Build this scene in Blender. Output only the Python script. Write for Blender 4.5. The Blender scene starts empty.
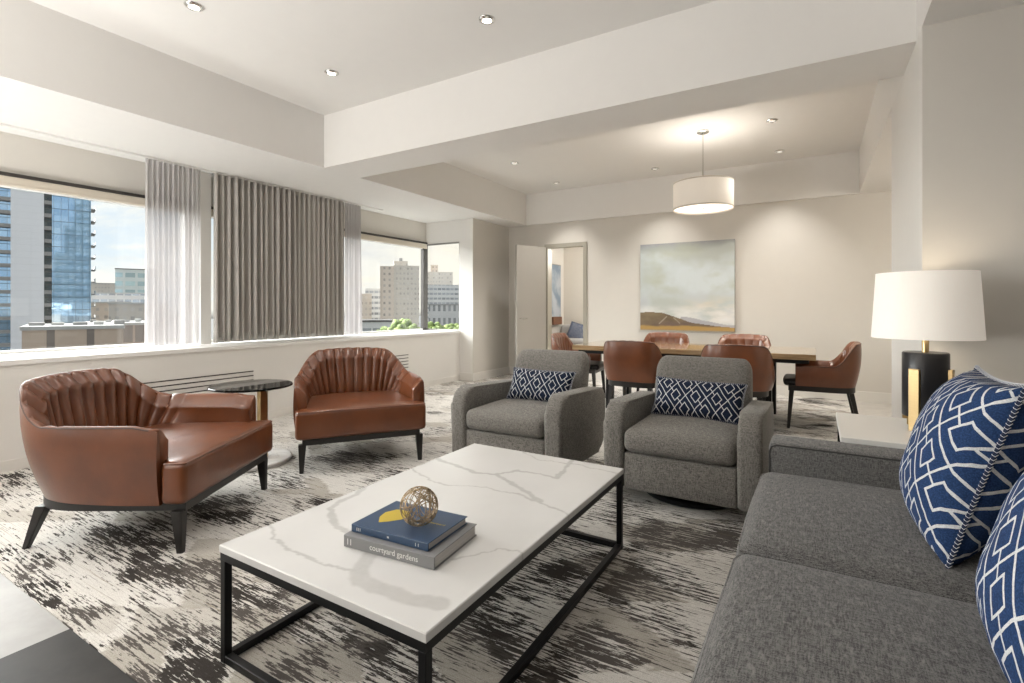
import bpy, bmesh, math, random
from mathutils import Vector, Matrix, noise as mnoise
random.seed(7)
S = bpy.context.scene
COL = S.collection
PI = math.pi
rad = math.radians

# ------------------------------------------------------------------ camera
YAW = rad(31.0); FPX = 506.1; HZ = 307.6; CAMH = 1.2
cd = bpy.data.cameras.new('camera'); cam = bpy.data.objects.new('camera', cd); COL.objects.link(cam)
cam.location = (0, 0, CAMH); cam.rotation_euler = (PI/2, 0, YAW)
cd.sensor_width = 36; cd.lens = 36*FPX/1024; cd.shift_y = -(341.5-HZ)/1024
cd.clip_start = 0.02; cd.clip_end = 3000
S.camera = cam

# ------------------------------------------------------------------ exposure
vs = S.view_settings
vs.view_transform = 'Standard'; vs.look = 'None'; vs.gamma = 1; vs.use_curve_mapping = False
vs.exposure = 0.55
S.cycles.max_bounces = 10; S.cycles.diffuse_bounces = 5; S.cycles.transparent_max_bounces = 16
S.cycles.sample_clamp_indirect = 6; S.cycles.use_denoising = True
S.cycles.caustics_reflective = False; S.cycles.caustics_refractive = False

# ------------------------------------------------------------------ node helper
class NT:
    def __init__(s, tree): s.t = tree; s.n = tree.nodes; s.l = tree.links
    def new(s, kind, **kw):
        n = s.n.new(kind)
        for k, v in kw.items(): setattr(n, k, v)
        return n
    def put(s, sock, v):
        if hasattr(v, 'is_output') or isinstance(v, bpy.types.NodeSocket): s.l.new(v, sock)
        elif v is not None:
            if isinstance(v, (tuple, list)) and len(v) == 3 and sock.type == 'RGBA': v = (*v, 1)
            sock.default_value = v
    def m(s, op, a, b=None, c=None, clamp=False):
        n = s.new('ShaderNodeMath', operation=op, use_clamp=clamp)
        s.put(n.inputs[0], a)
        if b is not None: s.put(n.inputs[1], b)
        if c is not None: s.put(n.inputs[2], c)
        return n.outputs[0]
    def ss(s, x, a, b):      # smoothstep
        n = s.new('ShaderNodeMapRange', interpolation_type='SMOOTHSTEP')
        s.put(n.inputs[0], x); n.inputs[1].default_value = a; n.inputs[2].default_value = b
        return n.outputs[0]
    def mix(s, f, a, b, blend='MIX'):
        n = s.new('ShaderNodeMix', data_type='RGBA', blend_type=blend)
        s.put(n.inputs[0], f); s.put(n.inputs[6], a); s.put(n.inputs[7], b)
        return n.outputs[2]
    def noise(s, vec, scale, detail=3, rough=.5, dist=0):
        n = s.new('ShaderNodeTexNoise'); s.put(n.inputs['Vector'], vec)
        n.inputs['Scale'].default_value = scale; n.inputs['Detail'].default_value = detail
        n.inputs['Roughness'].default_value = rough; n.inputs['Distortion'].default_value = dist
        return n.outputs[0]
    def mapv(s, vec, scale=(1,1,1), loc=(0,0,0), rot=(0,0,0)):
        n = s.new('ShaderNodeMapping'); s.put(n.inputs[0], vec)
        n.inputs[1].default_value = loc; n.inputs[2].default_value = rot; n.inputs[3].default_value = scale
        return n.outputs[0]
    def obj(s): return s.new('ShaderNodeTexCoord').outputs['Object']
    def xyz(s, v):
        n = s.new('ShaderNodeSeparateXYZ'); s.put(n.inputs[0], v); return n.outputs
    def cxyz(s, x, y, z):
        n = s.new('ShaderNodeCombineXYZ'); s.put(n.inputs[0], x); s.put(n.inputs[1], y); s.put(n.inputs[2], z); return n.outputs[0]
    def bump(s, h, strength=.3, dist=.01):
        n = s.new('ShaderNodeBump'); s.put(n.inputs['Height'], h)
        n.inputs['Strength'].default_value = strength; n.inputs['Distance'].default_value = dist
        return n.outputs[0]

# ------------------------------------------------------------------ world: pale blue sky with cream clouds
w = bpy.data.worlds.new('sky'); S.world = w; w.use_nodes = True
t = NT(w.node_tree); bgn = t.n['Background']
gd = t.new('ShaderNodeTexCoord').outputs['Generated']
x, y, z = t.xyz(gd)
zc = t.m('MAXIMUM', z, 0.0)
warm = t.ss(t.m('SUBTRACT', y, t.m('MULTIPLY', x, -0.15)), .10, .75)      # warmer towards the far end of the street
sky = t.mix(t.ss(zc, 0.0, .45), (.80, .87, .92), (.33, .52, .78))
cv = t.cxyz(t.m('MULTIPLY', x, 2.2), t.m('MULTIPLY', y, 2.2), t.m('MULTIPLY', z, 6.5))
cl = t.noise(t.mapv(cv, loc=(3.1, 1.7, .4)), 1.7, 8, .56, .25)
clm = t.ss(cl, .41, .57)
clcol = t.mix(warm, (1.0, .96, .89), (1.0, .90, .76))
gr = t.ss(t.noise(t.mapv(cv, loc=(9.1, 4.7, 2.4)), 2.6, 6, .6), .46, .70)
clcol = t.mix(t.m('MULTIPLY', gr, .55), clcol, (.66, .64, .64))
clm = t.m('MAXIMUM', clm, t.m('MULTIPLY', warm, .9))
skyc = t.mix(clm, sky, clcol)
skyc = t.mix(t.ss(z, -.02, .0), (.30, .29, .27), skyc)
t.l.new(skyc, bgn.inputs[0]); bgn.inputs[1].default_value = .86

# ------------------------------------------------------------------ lights
def lamp(name, kind, loc, energy, color=(1,1,1), rot=(0,0,0), **kw):
    d = bpy.data.lights.new(name, kind); d.energy = energy; d.color = color
    for k, v in kw.items(): setattr(d, k, v)
    o = bpy.data.objects.new(name, d); COL.objects.link(o); o.location = loc; o.rotation_euler = rot
    return o
# hazy daylight from the street side, through the windows
sun = lamp('sun', 'SUN', (-30, -15, 30), 15, (1, .98, .95), angle=rad(75))
sun.rotation_euler = Vector((.80, .24, -.46)).to_track_quat('-Z', 'Y').to_euler()
DL_W = 24                      # each ceiling downlight
DL_C = (1, .96, .91)
# upward fill lights added unseen behind the camera to brighten the ceiling
for x_, y_, e_ in ((-3.9, -2.0, 185), (-2.7, -2.2, 75)):
    u = lamp('ceiling_fill', 'AREA', (x_, y_, .55), e_, (1, .98, .95), (PI, 0, 0), shape='DISK', size=.5)
# ------------------------------------------------------------------ generic builders
def tagk(o, kind): o['kind'] = kind; return o
def tag(o, label=None, cat=None, group=None, kind=None):
    if label: o['label'] = label
    if cat: o['category'] = cat
    if group: o['group'] = group
    if kind: o['kind'] = kind
    return o
def thing(name, label, cat, loc=(0,0,0), rotz=0, group=None):
    o = bpy.data.objects.new(name, None); COL.objects.link(o); o.empty_display_size = .1
    o.location = loc; o.rotation_euler = (0, 0, rotz)
    return tag(o, label, cat, group)
def obj(name, bm, mat, parent=None, smooth=True, angle=40, loc=None, label=None):
    bmesh.ops.recalc_face_normals(bm, faces=bm.faces)
    me = bpy.data.meshes.new(name); bm.to_mesh(me); bm.free()
    if mat: me.materials.append(mat)
    if smooth:
        for p in me.polygons: p.use_smooth = True
        try: me.set_sharp_from_angle(angle=rad(angle))
        except Exception: pass
    o = bpy.data.objects.new(name, me); COL.objects.link(o)
    if parent: o.parent = parent
    if loc: o.location = loc
    if label: o['label'] = label
    return o
def struct(name, bm, mat, smooth=False): return tagk(obj(name, bm, mat, None, smooth), 'structure')
def kids(o): return [c for c in COL.objects if c.parent == o]
def dup(src, loc, rotz, label=None, parent=None):
    c = src.copy(); COL.objects.link(c)
    if parent: c.parent = parent
    else: c.location = loc; c.rotation_euler = (0, 0, rotz)
    if label: c['label'] = label
    for k in kids(src): dup(k, None, None, None, c)
    return c
def B(): return bmesh.new()
def box(bm, x0, x1, y0, y1, z0, z1, bev=0, seg=2, mat=None):
    r = bmesh.ops.create_cube(bm, size=1)
    vs_ = r['verts']
    for v in vs_:
        v.co = Vector((x0+(v.co.x+.5)*(x1-x0), y0+(v.co.y+.5)*(y1-y0), z0+(v.co.z+.5)*(z1-z0)))
    if bev:
        es = list({e for v in vs_ for e in v.link_edges})
        r2 = bmesh.ops.bevel(bm, geom=es, offset=bev, segments=seg, affect='EDGES', profile=.5)
        vs_ = r2['verts']
    if mat is not None:
        for v in set(vs_): v.co = mat @ v.co
    return vs_
def bx(*a, **k): bm = B(); box(bm, *a, **k); return bm
def prism(bm, pts, z0, z1, bev=0, seg=3):
    lo = [bm.verts.new((p[0], p[1], z0)) for p in pts]; hi = [bm.verts.new((p[0], p[1], z1)) for p in pts]
    n = len(pts); fs = [bm.faces.new(lo[::-1]), bm.faces.new(hi)]
    for i in range(n): fs.append(bm.faces.new((lo[i], lo[(i+1) % n], hi[(i+1) % n], hi[i])))
    if bev:
        es = list({e for f in fs for e in f.edges})
        bmesh.ops.bevel(bm, geom=es, offset=bev, segments=seg, affect='EDGES', profile=.5)
    return bm
def loft(bm, rings, closed_ring=True, cap=True, closed_path=False):
    R = [[bm.verts.new(p) for p in r] for r in rings]
    n = len(R[0])
    rng = range(len(R) if closed_path else len(R)-1)
    for i in rng:
        a, b = R[i], R[(i+1) % len(R)]
        for j in range(n if closed_ring else n-1):
            k = (j+1) % n
            bm.faces.new((a[j], a[k], b[k], b[j]))
    if cap and closed_ring and not closed_path:
        bm.faces.new(R[0][::-1]); bm.faces.new(R[-1])
    return R
def lathe(bm, prof, seg=32, c=(0,0)):
    rings = [[(c[0]+r*math.cos(2*PI*k/seg), c[1]+r*math.sin(2*PI*k/seg), z) for k in range(seg)] for r, z in prof]
    loft(bm, rings, True, True); return bm
def hoop(bm, prof, seg=48):          # lathe of a closed profile: a ring with a hole
    rings = [[(r*math.cos(2*PI*k/seg), r*math.sin(2*PI*k/seg), z) for k in range(seg)] for r, z in prof]
    loft(bm, rings, True, False, True); return bm
def tube(bm, pts, r, seg=8, closed=False, cap=True):
    pts = [Vector(p) for p in pts]; n = len(pts); rings = []; up = None
    for i, p in enumerate(pts):
        if closed: d = pts[(i+1) % n]-pts[i-1]
        else: d = pts[min(i+1, n-1)]-pts[max(i-1, 0)]
        if d.length < 1e-9: d = Vector((0,0,1))
        d.normalize()
        if up is None:
            up = Vector((0,0,1)) if abs(d.z) < .9 else Vector((1,0,0))
        a = d.cross(up)
        if a.length < 1e-6: a = d.orthogonal()
        a.normalize(); b = a.cross(d).normalized(); up = b
        rr = r[i] if isinstance(r, (list, tuple)) else r
        rings.append([p + rr*(math.cos(2*PI*k/seg)*a + math.sin(2*PI*k/seg)*b) for k in range(seg)])
    loft(bm, rings, True, cap, closed); return bm
def leg(bm, top, bot, a, b, z0, z1):        # tapered square leg
    rings = []
    for (x_, y_), s_, zz in ((bot, b, z0), (top, a, z1)):
        rings.append([(x_-s_, y_-s_, zz), (x_+s_, y_-s_, zz), (x_+s_, y_+s_, zz), (x_-s_, y_+s_, zz)])
    loft(bm, rings)
    bmesh.ops.bevel(bm, geom=list(bm.edges), offset=.003, segments=2, affect='EDGES')
    return bm
def sstep(x_, a, b):
    q = max(0, min(1, (x_-a)/(b-a))); return q*q*(3-2*q)

# pixel of the survey -> ground directions, used for the streets outside
FW = Vector((-math.sin(YAW), math.cos(YAW), 0)); RT = Vector((math.cos(YAW), math.sin(YAW), 0))
def far(px, D): return FW*D + RT*((px-512)/FPX*D)
def farz(py, D): return CAMH + (HZ-py)/FPX*D

# ------------------------------------------------------------------ materials
def mat(name, col=(.8,.8,.8), rough=.5, metal=0, spec=.5, fn=None, coat=0, sheen=0):
    m_ = bpy.data.materials.new(name); m_.use_nodes = True
    t_ = NT(m_.node_tree); p = t_.n['Principled BSDF']
    p.inputs['Base Color'].default_value = (*col, 1); p.inputs['Roughness'].default_value = rough
    p.inputs['Metallic'].default_value = metal; p.inputs['Specular IOR Level'].default_value = spec
    p.inputs['Coat Weight'].default_value = coat; p.inputs['Sheen Weight'].default_value = sheen
    if fn: fn(t_, p)
    return m_
def paint(c, rough=.6):
    def fn(t, p):
        n = t.noise(t.obj(), 9, 4, .6)
        c2 = tuple(q*.965 for q in c)
        t.l.new(t.mix(n, c, c2), p.inputs['Base Color'])
        t.l.new(t.bump(t.noise(t.obj(), 180, 2), .04, .002), p.inputs['Normal'])
    return fn
M = {}
M['wall'] = mat('wall_paint', rough=.62, spec=.3, fn=paint((.665, .638, .590)))
M['wall_white'] = mat('white_paint', rough=.55, spec=.3, fn=paint((.76, .745, .715)))
M['ceiling'] = mat('ceiling_paint', rough=.7, spec=.2, fn=paint((.80, .785, .76)))
M['trim'] = mat('trim_paint', rough=.4, spec=.4, fn=paint((.74, .72, .68)))
M['sill'] = mat('sill_paint', rough=.3, spec=.5, fn=paint((.82, .81, .79)))
M['door'] = mat('door_paint', rough=.45, fn=paint((.40, .38, .345)))
M['jamb'] = mat('door_frame_paint', rough=.4, fn=paint((.36, .34, .285)))
M['bronze'] = mat('dark_bronze', (.045, .040, .036), .4, .3)
M['alu'] = mat('window_frame_metal', (.30, .29, .27), .4, .4)
M['black_metal'] = mat('black_metal', (.012, .012, .013), .38, .6)
M['chrome'] = mat('chrome', (.75, .74, .72), .18, 1)
M['brass'] = mat('brushed_brass', (.60, .40, .16), .32, 1, fn=lambda t, p: t.l.new(
    t.mix(t.noise(t.mapv(t.obj(), (8, 8, 260)), 3, 2), (.55, .41, .22), (.44, .32, .16)), p.inputs['Base Color']))
M['black_wood'] = mat('black_wood', (.012, .010, .009), .38)
M['black_gloss'] = mat('black_glass', (.005, .006, .006), .03, 0, .2)
M['charcoal'] = mat('charcoal_ceramic', (.012, .012, .014), .33)

def f_leather(dark=1.0):
    def fn(t, p):
        o = t.obj()
        n = t.noise(o, 4.5, 5, .6)
        c = t.mix(t.ss(n, .3, .72), tuple(q*dark for q in (.120, .035, .0110)), tuple(q*dark for q in (.168, .050, .0155)))
        t.l.new(c, p.inputs['Base Color'])
        g = t.new('ShaderNodeTexVoronoi'); t.l.new(o, g.inputs['Vector']); g.inputs['Scale'].default_value = 260
        h = t.m('ADD', t.m('MULTIPLY', g.outputs['Distance'], .6), t.m('MULTIPLY', t.noise(o, 30, 3), 1.2))
        t.l.new(t.bump(h, .12, .004), p.inputs['Normal'])
        t.l.new(t.m('ADD', .24, t.m('MULTIPLY', n, .14)), p.inputs['Roughness'])
    return fn
M['leather'] = mat('brown_leather', rough=.38, spec=.55, coat=.35, fn=f_leather())
M['leather'].node_tree.nodes['Principled BSDF'].inputs['Coat Roughness'].default_value = .12
M['leather_dark'] = mat('dark_leather_welt', (.050, .017, .009), .4)
M['leather_black'] = mat('black_leather', (.012, .010, .009), .4)

def f_tweed(c0, c1, c2, sc=1.0):
    def fn(t, p):
        o = t.obj(); x, y, z = t.xyz(o)
        a = t.noise(t.mapv(o, (520*sc, 520*sc, 46*sc)), 1, 2, .6)
        b = t.noise(t.mapv(o, (46*sc, 300*sc, 520*sc)), 1, 2, .6)
        c_ = t.noise(t.mapv(o, (300*sc, 40*sc, 520*sc)), 1, 2, .6)
        k = t.m('ADD', t.m('MULTIPLY', a, .40), t.m('ADD', t.m('MULTIPLY', b, .32), t.m('MULTIPLY', c_, .32)))
        col = t.mix(t.ss(k, .42, .60), c0, c1)
        col = t.mix(t.m('MULTIPLY', t.ss(t.noise(t.mapv(o, (90, 30, 420)), 1, 3, .7), .50, .74), .7), col, c2)
        t.l.new(col, p.inputs['Base Color'])
        t.l.new(t.bump(k, .5, .004), p.inputs['Normal'])
    return fn
M['tweed'] = mat('grey_tweed', rough=.92, spec=.15, sheen=.15, fn=f_tweed((.058, .054, .049), (.225, .212, .194), (.36, .33, .285)))
M['tweed_sofa'] = mat('sofa_tweed', rough=.92, spec=.15, sheen=.15, fn=f_tweed((.040, .039, .038), (.165, .161, .157), (.25, .24, .23), 1.0))
M['welt'] = mat('dark_welt', (.035, .034, .034), .85)

def f_trellis(axes=(0, 1), a=.128, b=.170, navy=(.008, .013, .028), white=(.66, .67, .68), wd=.046):
    def fn(t, p):
        o = t.obj(); s_ = t.xyz(o)
        wob = t.noise(o, 14, 2); wv = t.m('MULTIPLY', t.m('SUBTRACT', wob, .5), .10)
        u = t.m('ADD', t.m('DIVIDE', s_[axes[0]], a), wv); v = t.m('DIVIDE', s_[axes[1]], b)
        P = t.m('ADD', t.m('ADD', u, v), .5); Q = t.m('ADD', t.m('SUBTRACT', u, v), .5)
        fp = t.m('ABSOLUTE', t.m('SUBTRACT', t.m('FRACT', P), .5)); fq = t.m('ABSOLUTE', t.m('SUBTRACT', t.m('FRACT', Q), .5))
        mx = t.m('MAXIMUM', fp, fq)                       # 0 centre of a cell .. .5 at the lattice
        l1 = t.m('GREATER_THAN', mx, .5-wd*.5)
        l2 = t.m('LESS_THAN', t.m('ABSOLUTE', t.m('SUBTRACT', mx, .235)), wd*.5)
        # short bars joining neighbouring diamonds
        l3 = t.m('MULTIPLY', t.m('LESS_THAN', fp, wd*.45), t.m('GREATER_THAN', fq, .235))
        ln = t.m('MAXIMUM', t.m('MAXIMUM', l1, l2), l3)
        nz = t.noise(o, 260, 3, .6)
        nav = t.mix(t.ss(nz, .35, .7), navy, tuple(min(1, q*1.8) for q in navy))
        t.l.new(t.mix(ln, nav, t.mix(t.ss(nz, .3, .75), white, tuple(q*.72 for q in white))), p.inputs['Base Color'])
        t.l.new(t.bump(t.m('ADD', t.m('MULTIPLY', ln, .6), t.m('MULTIPLY', nz, .5)), .35, .003), p.inputs['Normal'])
    return fn
M['trellis'] = mat('navy_trellis_weave', rough=.9, spec=.15, fn=f_trellis())
M['trellis_big'] = mat('blue_trellis_weave', rough=.9, spec=.15, fn=f_trellis(a=.138, b=.178, navy=(.015, .034, .090), wd=.054))
M['navy'] = mat('navy_braid', (.010, .018, .05), .9)
M['stitch'] = mat('white_stitch', (.62, .63, .66), .9)
M['shade'] = None
def f_shade(c, em):
    def fn(t, p):
        o = t.obj()
        n = t.noise(t.mapv(o, (240, 240, 30)), 1, 2)
        t.l.new(t.mix(n, c, tuple(q*.94 for q in c)), p.inputs['Base Color'])
        p.inputs['Emission Color'].default_value = (1, .90, .78, 1); p.inputs['Emission Strength'].default_value = em
    return fn
M['shade'] = mat('lit_white_linen', rough=.9, fn=f_shade((.82, .79, .74), .22))
M['pend_shade'] = mat('lit_cream_fabric', rough=.9, fn=f_shade((.74, .68, .60), .16))
M['diffuser'] = mat('lit_diffuser', rough=.5, fn=f_shade((.85, .8, .72), 1.1))
def emis(name, c, s_):
    m_ = bpy.data.materials.new(name); m_.use_nodes = True; t_ = NT(m_.node_tree)
    p = t_.n['Principled BSDF']; p.inputs['Base Color'].default_value = (.8, .8, .8, 1)
    p.inputs['Emission Color'].default_value = (*c, 1); p.inputs['Emission Strength'].default_value = s_
    return m_
M['bulb'] = emis('lamp_glow', (1, .93, .82), 4)
M['bulb_dim'] = emis('dim_lamp_glow', (1, .93, .82), .35)

def f_oak(t, p):
    o = t.obj(); n = t.noise(t.mapv(o, (1.6, 26, 26)), 2.2, 5, .6, .4)
    t.l.new(t.mix(t.ss(n, .3, .7), (.28, .18, .09), (.42, .30, .17)), p.inputs['Base Color'])
M['oak'] = mat('oak', rough=.14, spec=.8, coat=.7, fn=f_oak)
M['wood_brown'] = mat('brown_wood', (.14, .06, .03), .5)

def f_marble_attr(t, p):
    at = t.new('ShaderNodeAttribute', attribute_name='vein')
    n = t.noise(t.obj(), 26, 6, .65)
    v = t.m('MULTIPLY', at.outputs['Fac'], t.m('ADD', .55, t.m('MULTIPLY', n, .8)), clamp=True)
    base = t.mix(t.ss(t.noise(t.obj(), 2.2, 4), .35, .75), (.68, .675, .665), (.63, .625, .615))
    t.l.new(t.mix(v, base, (.33, .32, .31)), p.inputs['Base Color'])
M['marble'] = mat('veined_quartz', rough=.14, spec=.5, fn=f_marble_attr)
def f_marble2(t, p):
    o = t.obj(); n = t.noise(o, 3, 6, .6, 1.2)
    v = t.m('SUBTRACT', 1, t.ss(t.m('ABSOLUTE', t.m('SUBTRACT', n, .5)), 0, .03))
    t.l.new(t.mix(t.m('MULTIPLY', v, .4), (.76, .755, .74), (.4, .39, .38)), p.inputs['Base Color'])
M['marble2'] = mat('white_stone', rough=.2, fn=f_marble2)

def f_carpet(t, p):
    o = t.obj(); x, y, z = t.xyz(o)
    at = t.new('ShaderNodeAttribute', attribute_name='tone').outputs['Fac']
    cl = t.new('ShaderNodeAttribute', attribute_name='shard').outputs['Fac']
    s1 = t.noise(t.mapv(o, (5.5, 70, 1)), 1, 5, .68)
    s2 = t.noise(t.mapv(o, (16, 150, 1), (3, 1, 0)), 1, 3, .65)
    s3 = t.noise(t.mapv(o, (44, 110, 1), (8, 5, 0)), 1, 2, .6)
    k = t.m('ADD', at, t.m('ADD', t.m('MULTIPLY', t.m('SUBTRACT', s1, .5), 1.7), t.m('ADD', t.m('MULTIPLY', t.m('SUBTRACT', s2, .5), .75), t.m('MULTIPLY', t.m('SUBTRACT', s3, .5), .35))))
    pile = t.noise(o, 300, 2, .6)
    light = t.mix(t.ss(pile, .3, .7), (.53, .51, .475), (.74, .72, .685))
    tan = t.mix(t.ss(pile, .3, .7), (.36, .335, .30), (.50, .47, .42))
    light = t.mix(t.ss(cl, .25, .55), light, tan)
    thin = t.m('MULTIPLY', t.ss(t.noise(t.mapv(o, (3.5, 190, 1), (1, 9, 0)), 1, 3, .6), .56, .66), .55)
    light = t.mix(thin, light, (.20, .185, .165))
    dk2 = t.mix(pile, (.060, .053, .048), (.125, .113, .104))
    dark = t.mix(t.ss(t.m('ADD', cl, t.m('SUBTRACT', s2, .5)), -.15, .25), t.mix(pile, (.018, .015, .013), (.060, .053, .048)), dk2)
    col = t.mix(t.ss(k, .46, .54), light, dark)
    gold = t.ss(t.noise(t.mapv(o, (.9, 52, 1), (0, 3.3, 0)), 1, 2), .69, .74)
    col = t.mix(t.m('MULTIPLY', gold, .5), col, (.23, .185, .10))
    t.l.new(col, p.inputs['Base Color'])
    t.l.new(t.bump(t.m('ADD', pile, t.m('MULTIPLY', s2, .8)), .6, .006), p.inputs['Normal'])
M['carpet'] = mat('distressed_carpet', rough=.95, spec=.1, fn=f_carpet)
def f_tile(c0, c1):
    def fn(t, p):
        o = t.obj()
        n = t.noise(o, 7, 6, .62)
        t.l.new(t.mix(t.ss(n, .3, .7), c0, c1), p.inputs['Base Color'])
        t.l.new(t.m('ADD', .45, t.m('MULTIPLY', n, .2)), p.inputs['Roughness'])
    return fn
M['tile_light'] = mat('pale_stone_tile', rough=.3, fn=f_tile((.28, .275, .265), (.33, .325, .315)))
M['tile_dark'] = mat('charcoal_stone_tile', rough=.3, spec=.25, fn=f_tile((.022, .021, .020), (.038, .036, .034)))
M['hall_floor'] = mat('hall_carpet', rough=.95, fn=f_tile((.42, .40, .37), (.50, .475, .44)))
def f_drape(t, p):
    o = t.obj(); n = t.noise(t.mapv(o, (300, 300, 60)), 1, 2)
    t.l.new(t.mix(n, (.40, .38, .355), (.50, .475, .445)), p.inputs['Base Color'])
M['drape'] = mat('taupe_drape', rough=.9, spec=.15, sheen=.1, fn=f_drape)
def sheer():
    m_ = bpy.data.materials.new('sheer_voile'); m_.use_nodes = True; t_ = NT(m_.node_tree)
    out = t_.n['Material Output']; t_.n.remove(t_.n['Principled BSDF'])
    d = t_.new('ShaderNodeBsdfDiffuse'); d.inputs[0].default_value = (.60, .58, .575, 1)
    tl = t_.new('ShaderNodeBsdfTranslucent'); tl.inputs[0].default_value = (.42, .40, .41, 1)
    tr = t_.new('ShaderNodeBsdfTransparent')
    a = t_.new('ShaderNodeMixShader'); a.inputs[0].default_value = .32; t_.l.new(d.outputs[0], a.inputs[1]); t_.l.new(tl.outputs[0], a.inputs[2])
    b = t_.new('ShaderNodeMixShader'); t_.l.new(a.outputs[0], b.inputs[1]); t_.l.new(tr.outputs[0], b.inputs[2])
    b.inputs[0].default_value = .16
    t_.l.new(b.outputs[0], out.inputs[0]); return m_
M['sheer'] = sheer()
def glass(name='window_glass', tint=(.93, .95, .95)):
    m_ = bpy.data.materials.new(name); m_.use_nodes = True; t_ = NT(m_.node_tree)
    out = t_.n['Material Output']; t_.n.remove(t_.n['Principled BSDF'])
    tr = t_.new('ShaderNodeBsdfTransparent'); tr.inputs[0].default_value = (*tint, 1)
    g = t_.new('ShaderNodeBsdfGlossy'); g.inputs[1].default_value = .02
    b = t_.new('ShaderNodeMixShader'); b.inputs[0].default_value = .03
    t_.l.new(tr.outputs[0], b.inputs[1]); t_.l.new(g.outputs[0], b.inputs[2]); t_.l.new(b.outputs[0], out.inputs[0]); return m_
M['glass'] = glass()
M['blind'] = mat('roller_blind', (.62, .56, .47), .8)

# facade: windows as a pattern of the wall material
def facade(name, wall, win, w_=3.0, h_=3.2, a=(.25, .75), b=(.3, .75), rough=.7, jitter=.5):
    def fn(t, p):
        tc = t.new('ShaderNodeTexCoord'); x, y, z = t.xyz(tc.outputs['Object']); nx, ny, nz = t.xyz(tc.outputs['Normal'])
        u = t.m('ADD', t.m('MULTIPLY', x, t.m('GREATER_THAN', t.m('ABSOLUTE', ny), .6)), t.m('MULTIPLY', y, t.m('GREATER_THAN', t.m('ABSOLUTE', nx), .6)))
        U = t.m('DIVIDE', u, w_); V = t.m('DIVIDE', z, h_)
        fu = t.m('FRACT', U); fv = t.m('FRACT', V)
        mk = t.m('MULTIPLY', t.m('MULTIPLY', t.m('GREATER_THAN', fu, a[0]), t.m('LESS_THAN', fu, a[1])),
                 t.m('MULTIPLY', t.m('GREATER_THAN', fv, b[0]), t.m('LESS_THAN', fv, b[1])))
        mk = t.m('MULTIPLY', mk, t.m('LESS_THAN', t.m('ABSOLUTE', nz), .5))
        wn = t.new('ShaderNodeTexWhiteNoise', noise_dimensions='2D')
        t.l.new(t.cxyz(t.m('FLOOR', U), t.m('FLOOR', V), 0), wn.inputs['Vector'])
        wc = t.mix(t.m('MULTIPLY', wn.outputs['Value'], jitter), win, tuple(min(1, q*2.2+.03) for q in win))
        n = t.noise(tc.outputs['Object'], .25, 4)
        wl = t.mix(n, wall, tuple(q*.86 for q in wall))
        t.l.new(t.mix(mk, wl, wc), p.inputs['Base Color'])
        t.l.new(t.m('SUBTRACT', rough, t.m('MULTIPLY', mk, rough-.15)), p.inputs['Roughness'])
    return mat(name, rough=rough, fn=fn)

# ------------------------------------------------------------------ ROOM SHELL
ZS, ZT = 2.655, 3.198           # soffit, tray ceiling
XL, XG = -5.055, -5.77         # ledge face, glass plane
YB, YR = 7.85, 6.73           # back wall, bay return
XB = .47                      # right beam / pillar face
SILL, HEAD = .815, 2.317
# floor: stone tile, inset carpet, hall carpet
bm = B(); box(bm, -5.9, -2.39, -2.9, .77, -.12, 0); struct('floor', bm, M['tile_light'])
bm = B(); box(bm, -2.39, 1.6, -2.9, .77, -.12, 0); struct('floor', bm, M['tile_dark'])
bm = B(); box(bm, .42, 2.7, 3.34, 8.1, -.12, 0); struct('floor', bm, M['hall_floor'])
bm = B(); box(bm, -6.2, -2.2, 8.0, 11.3, -.12, 0); struct('floor', bm, M['hall_floor'])

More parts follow.
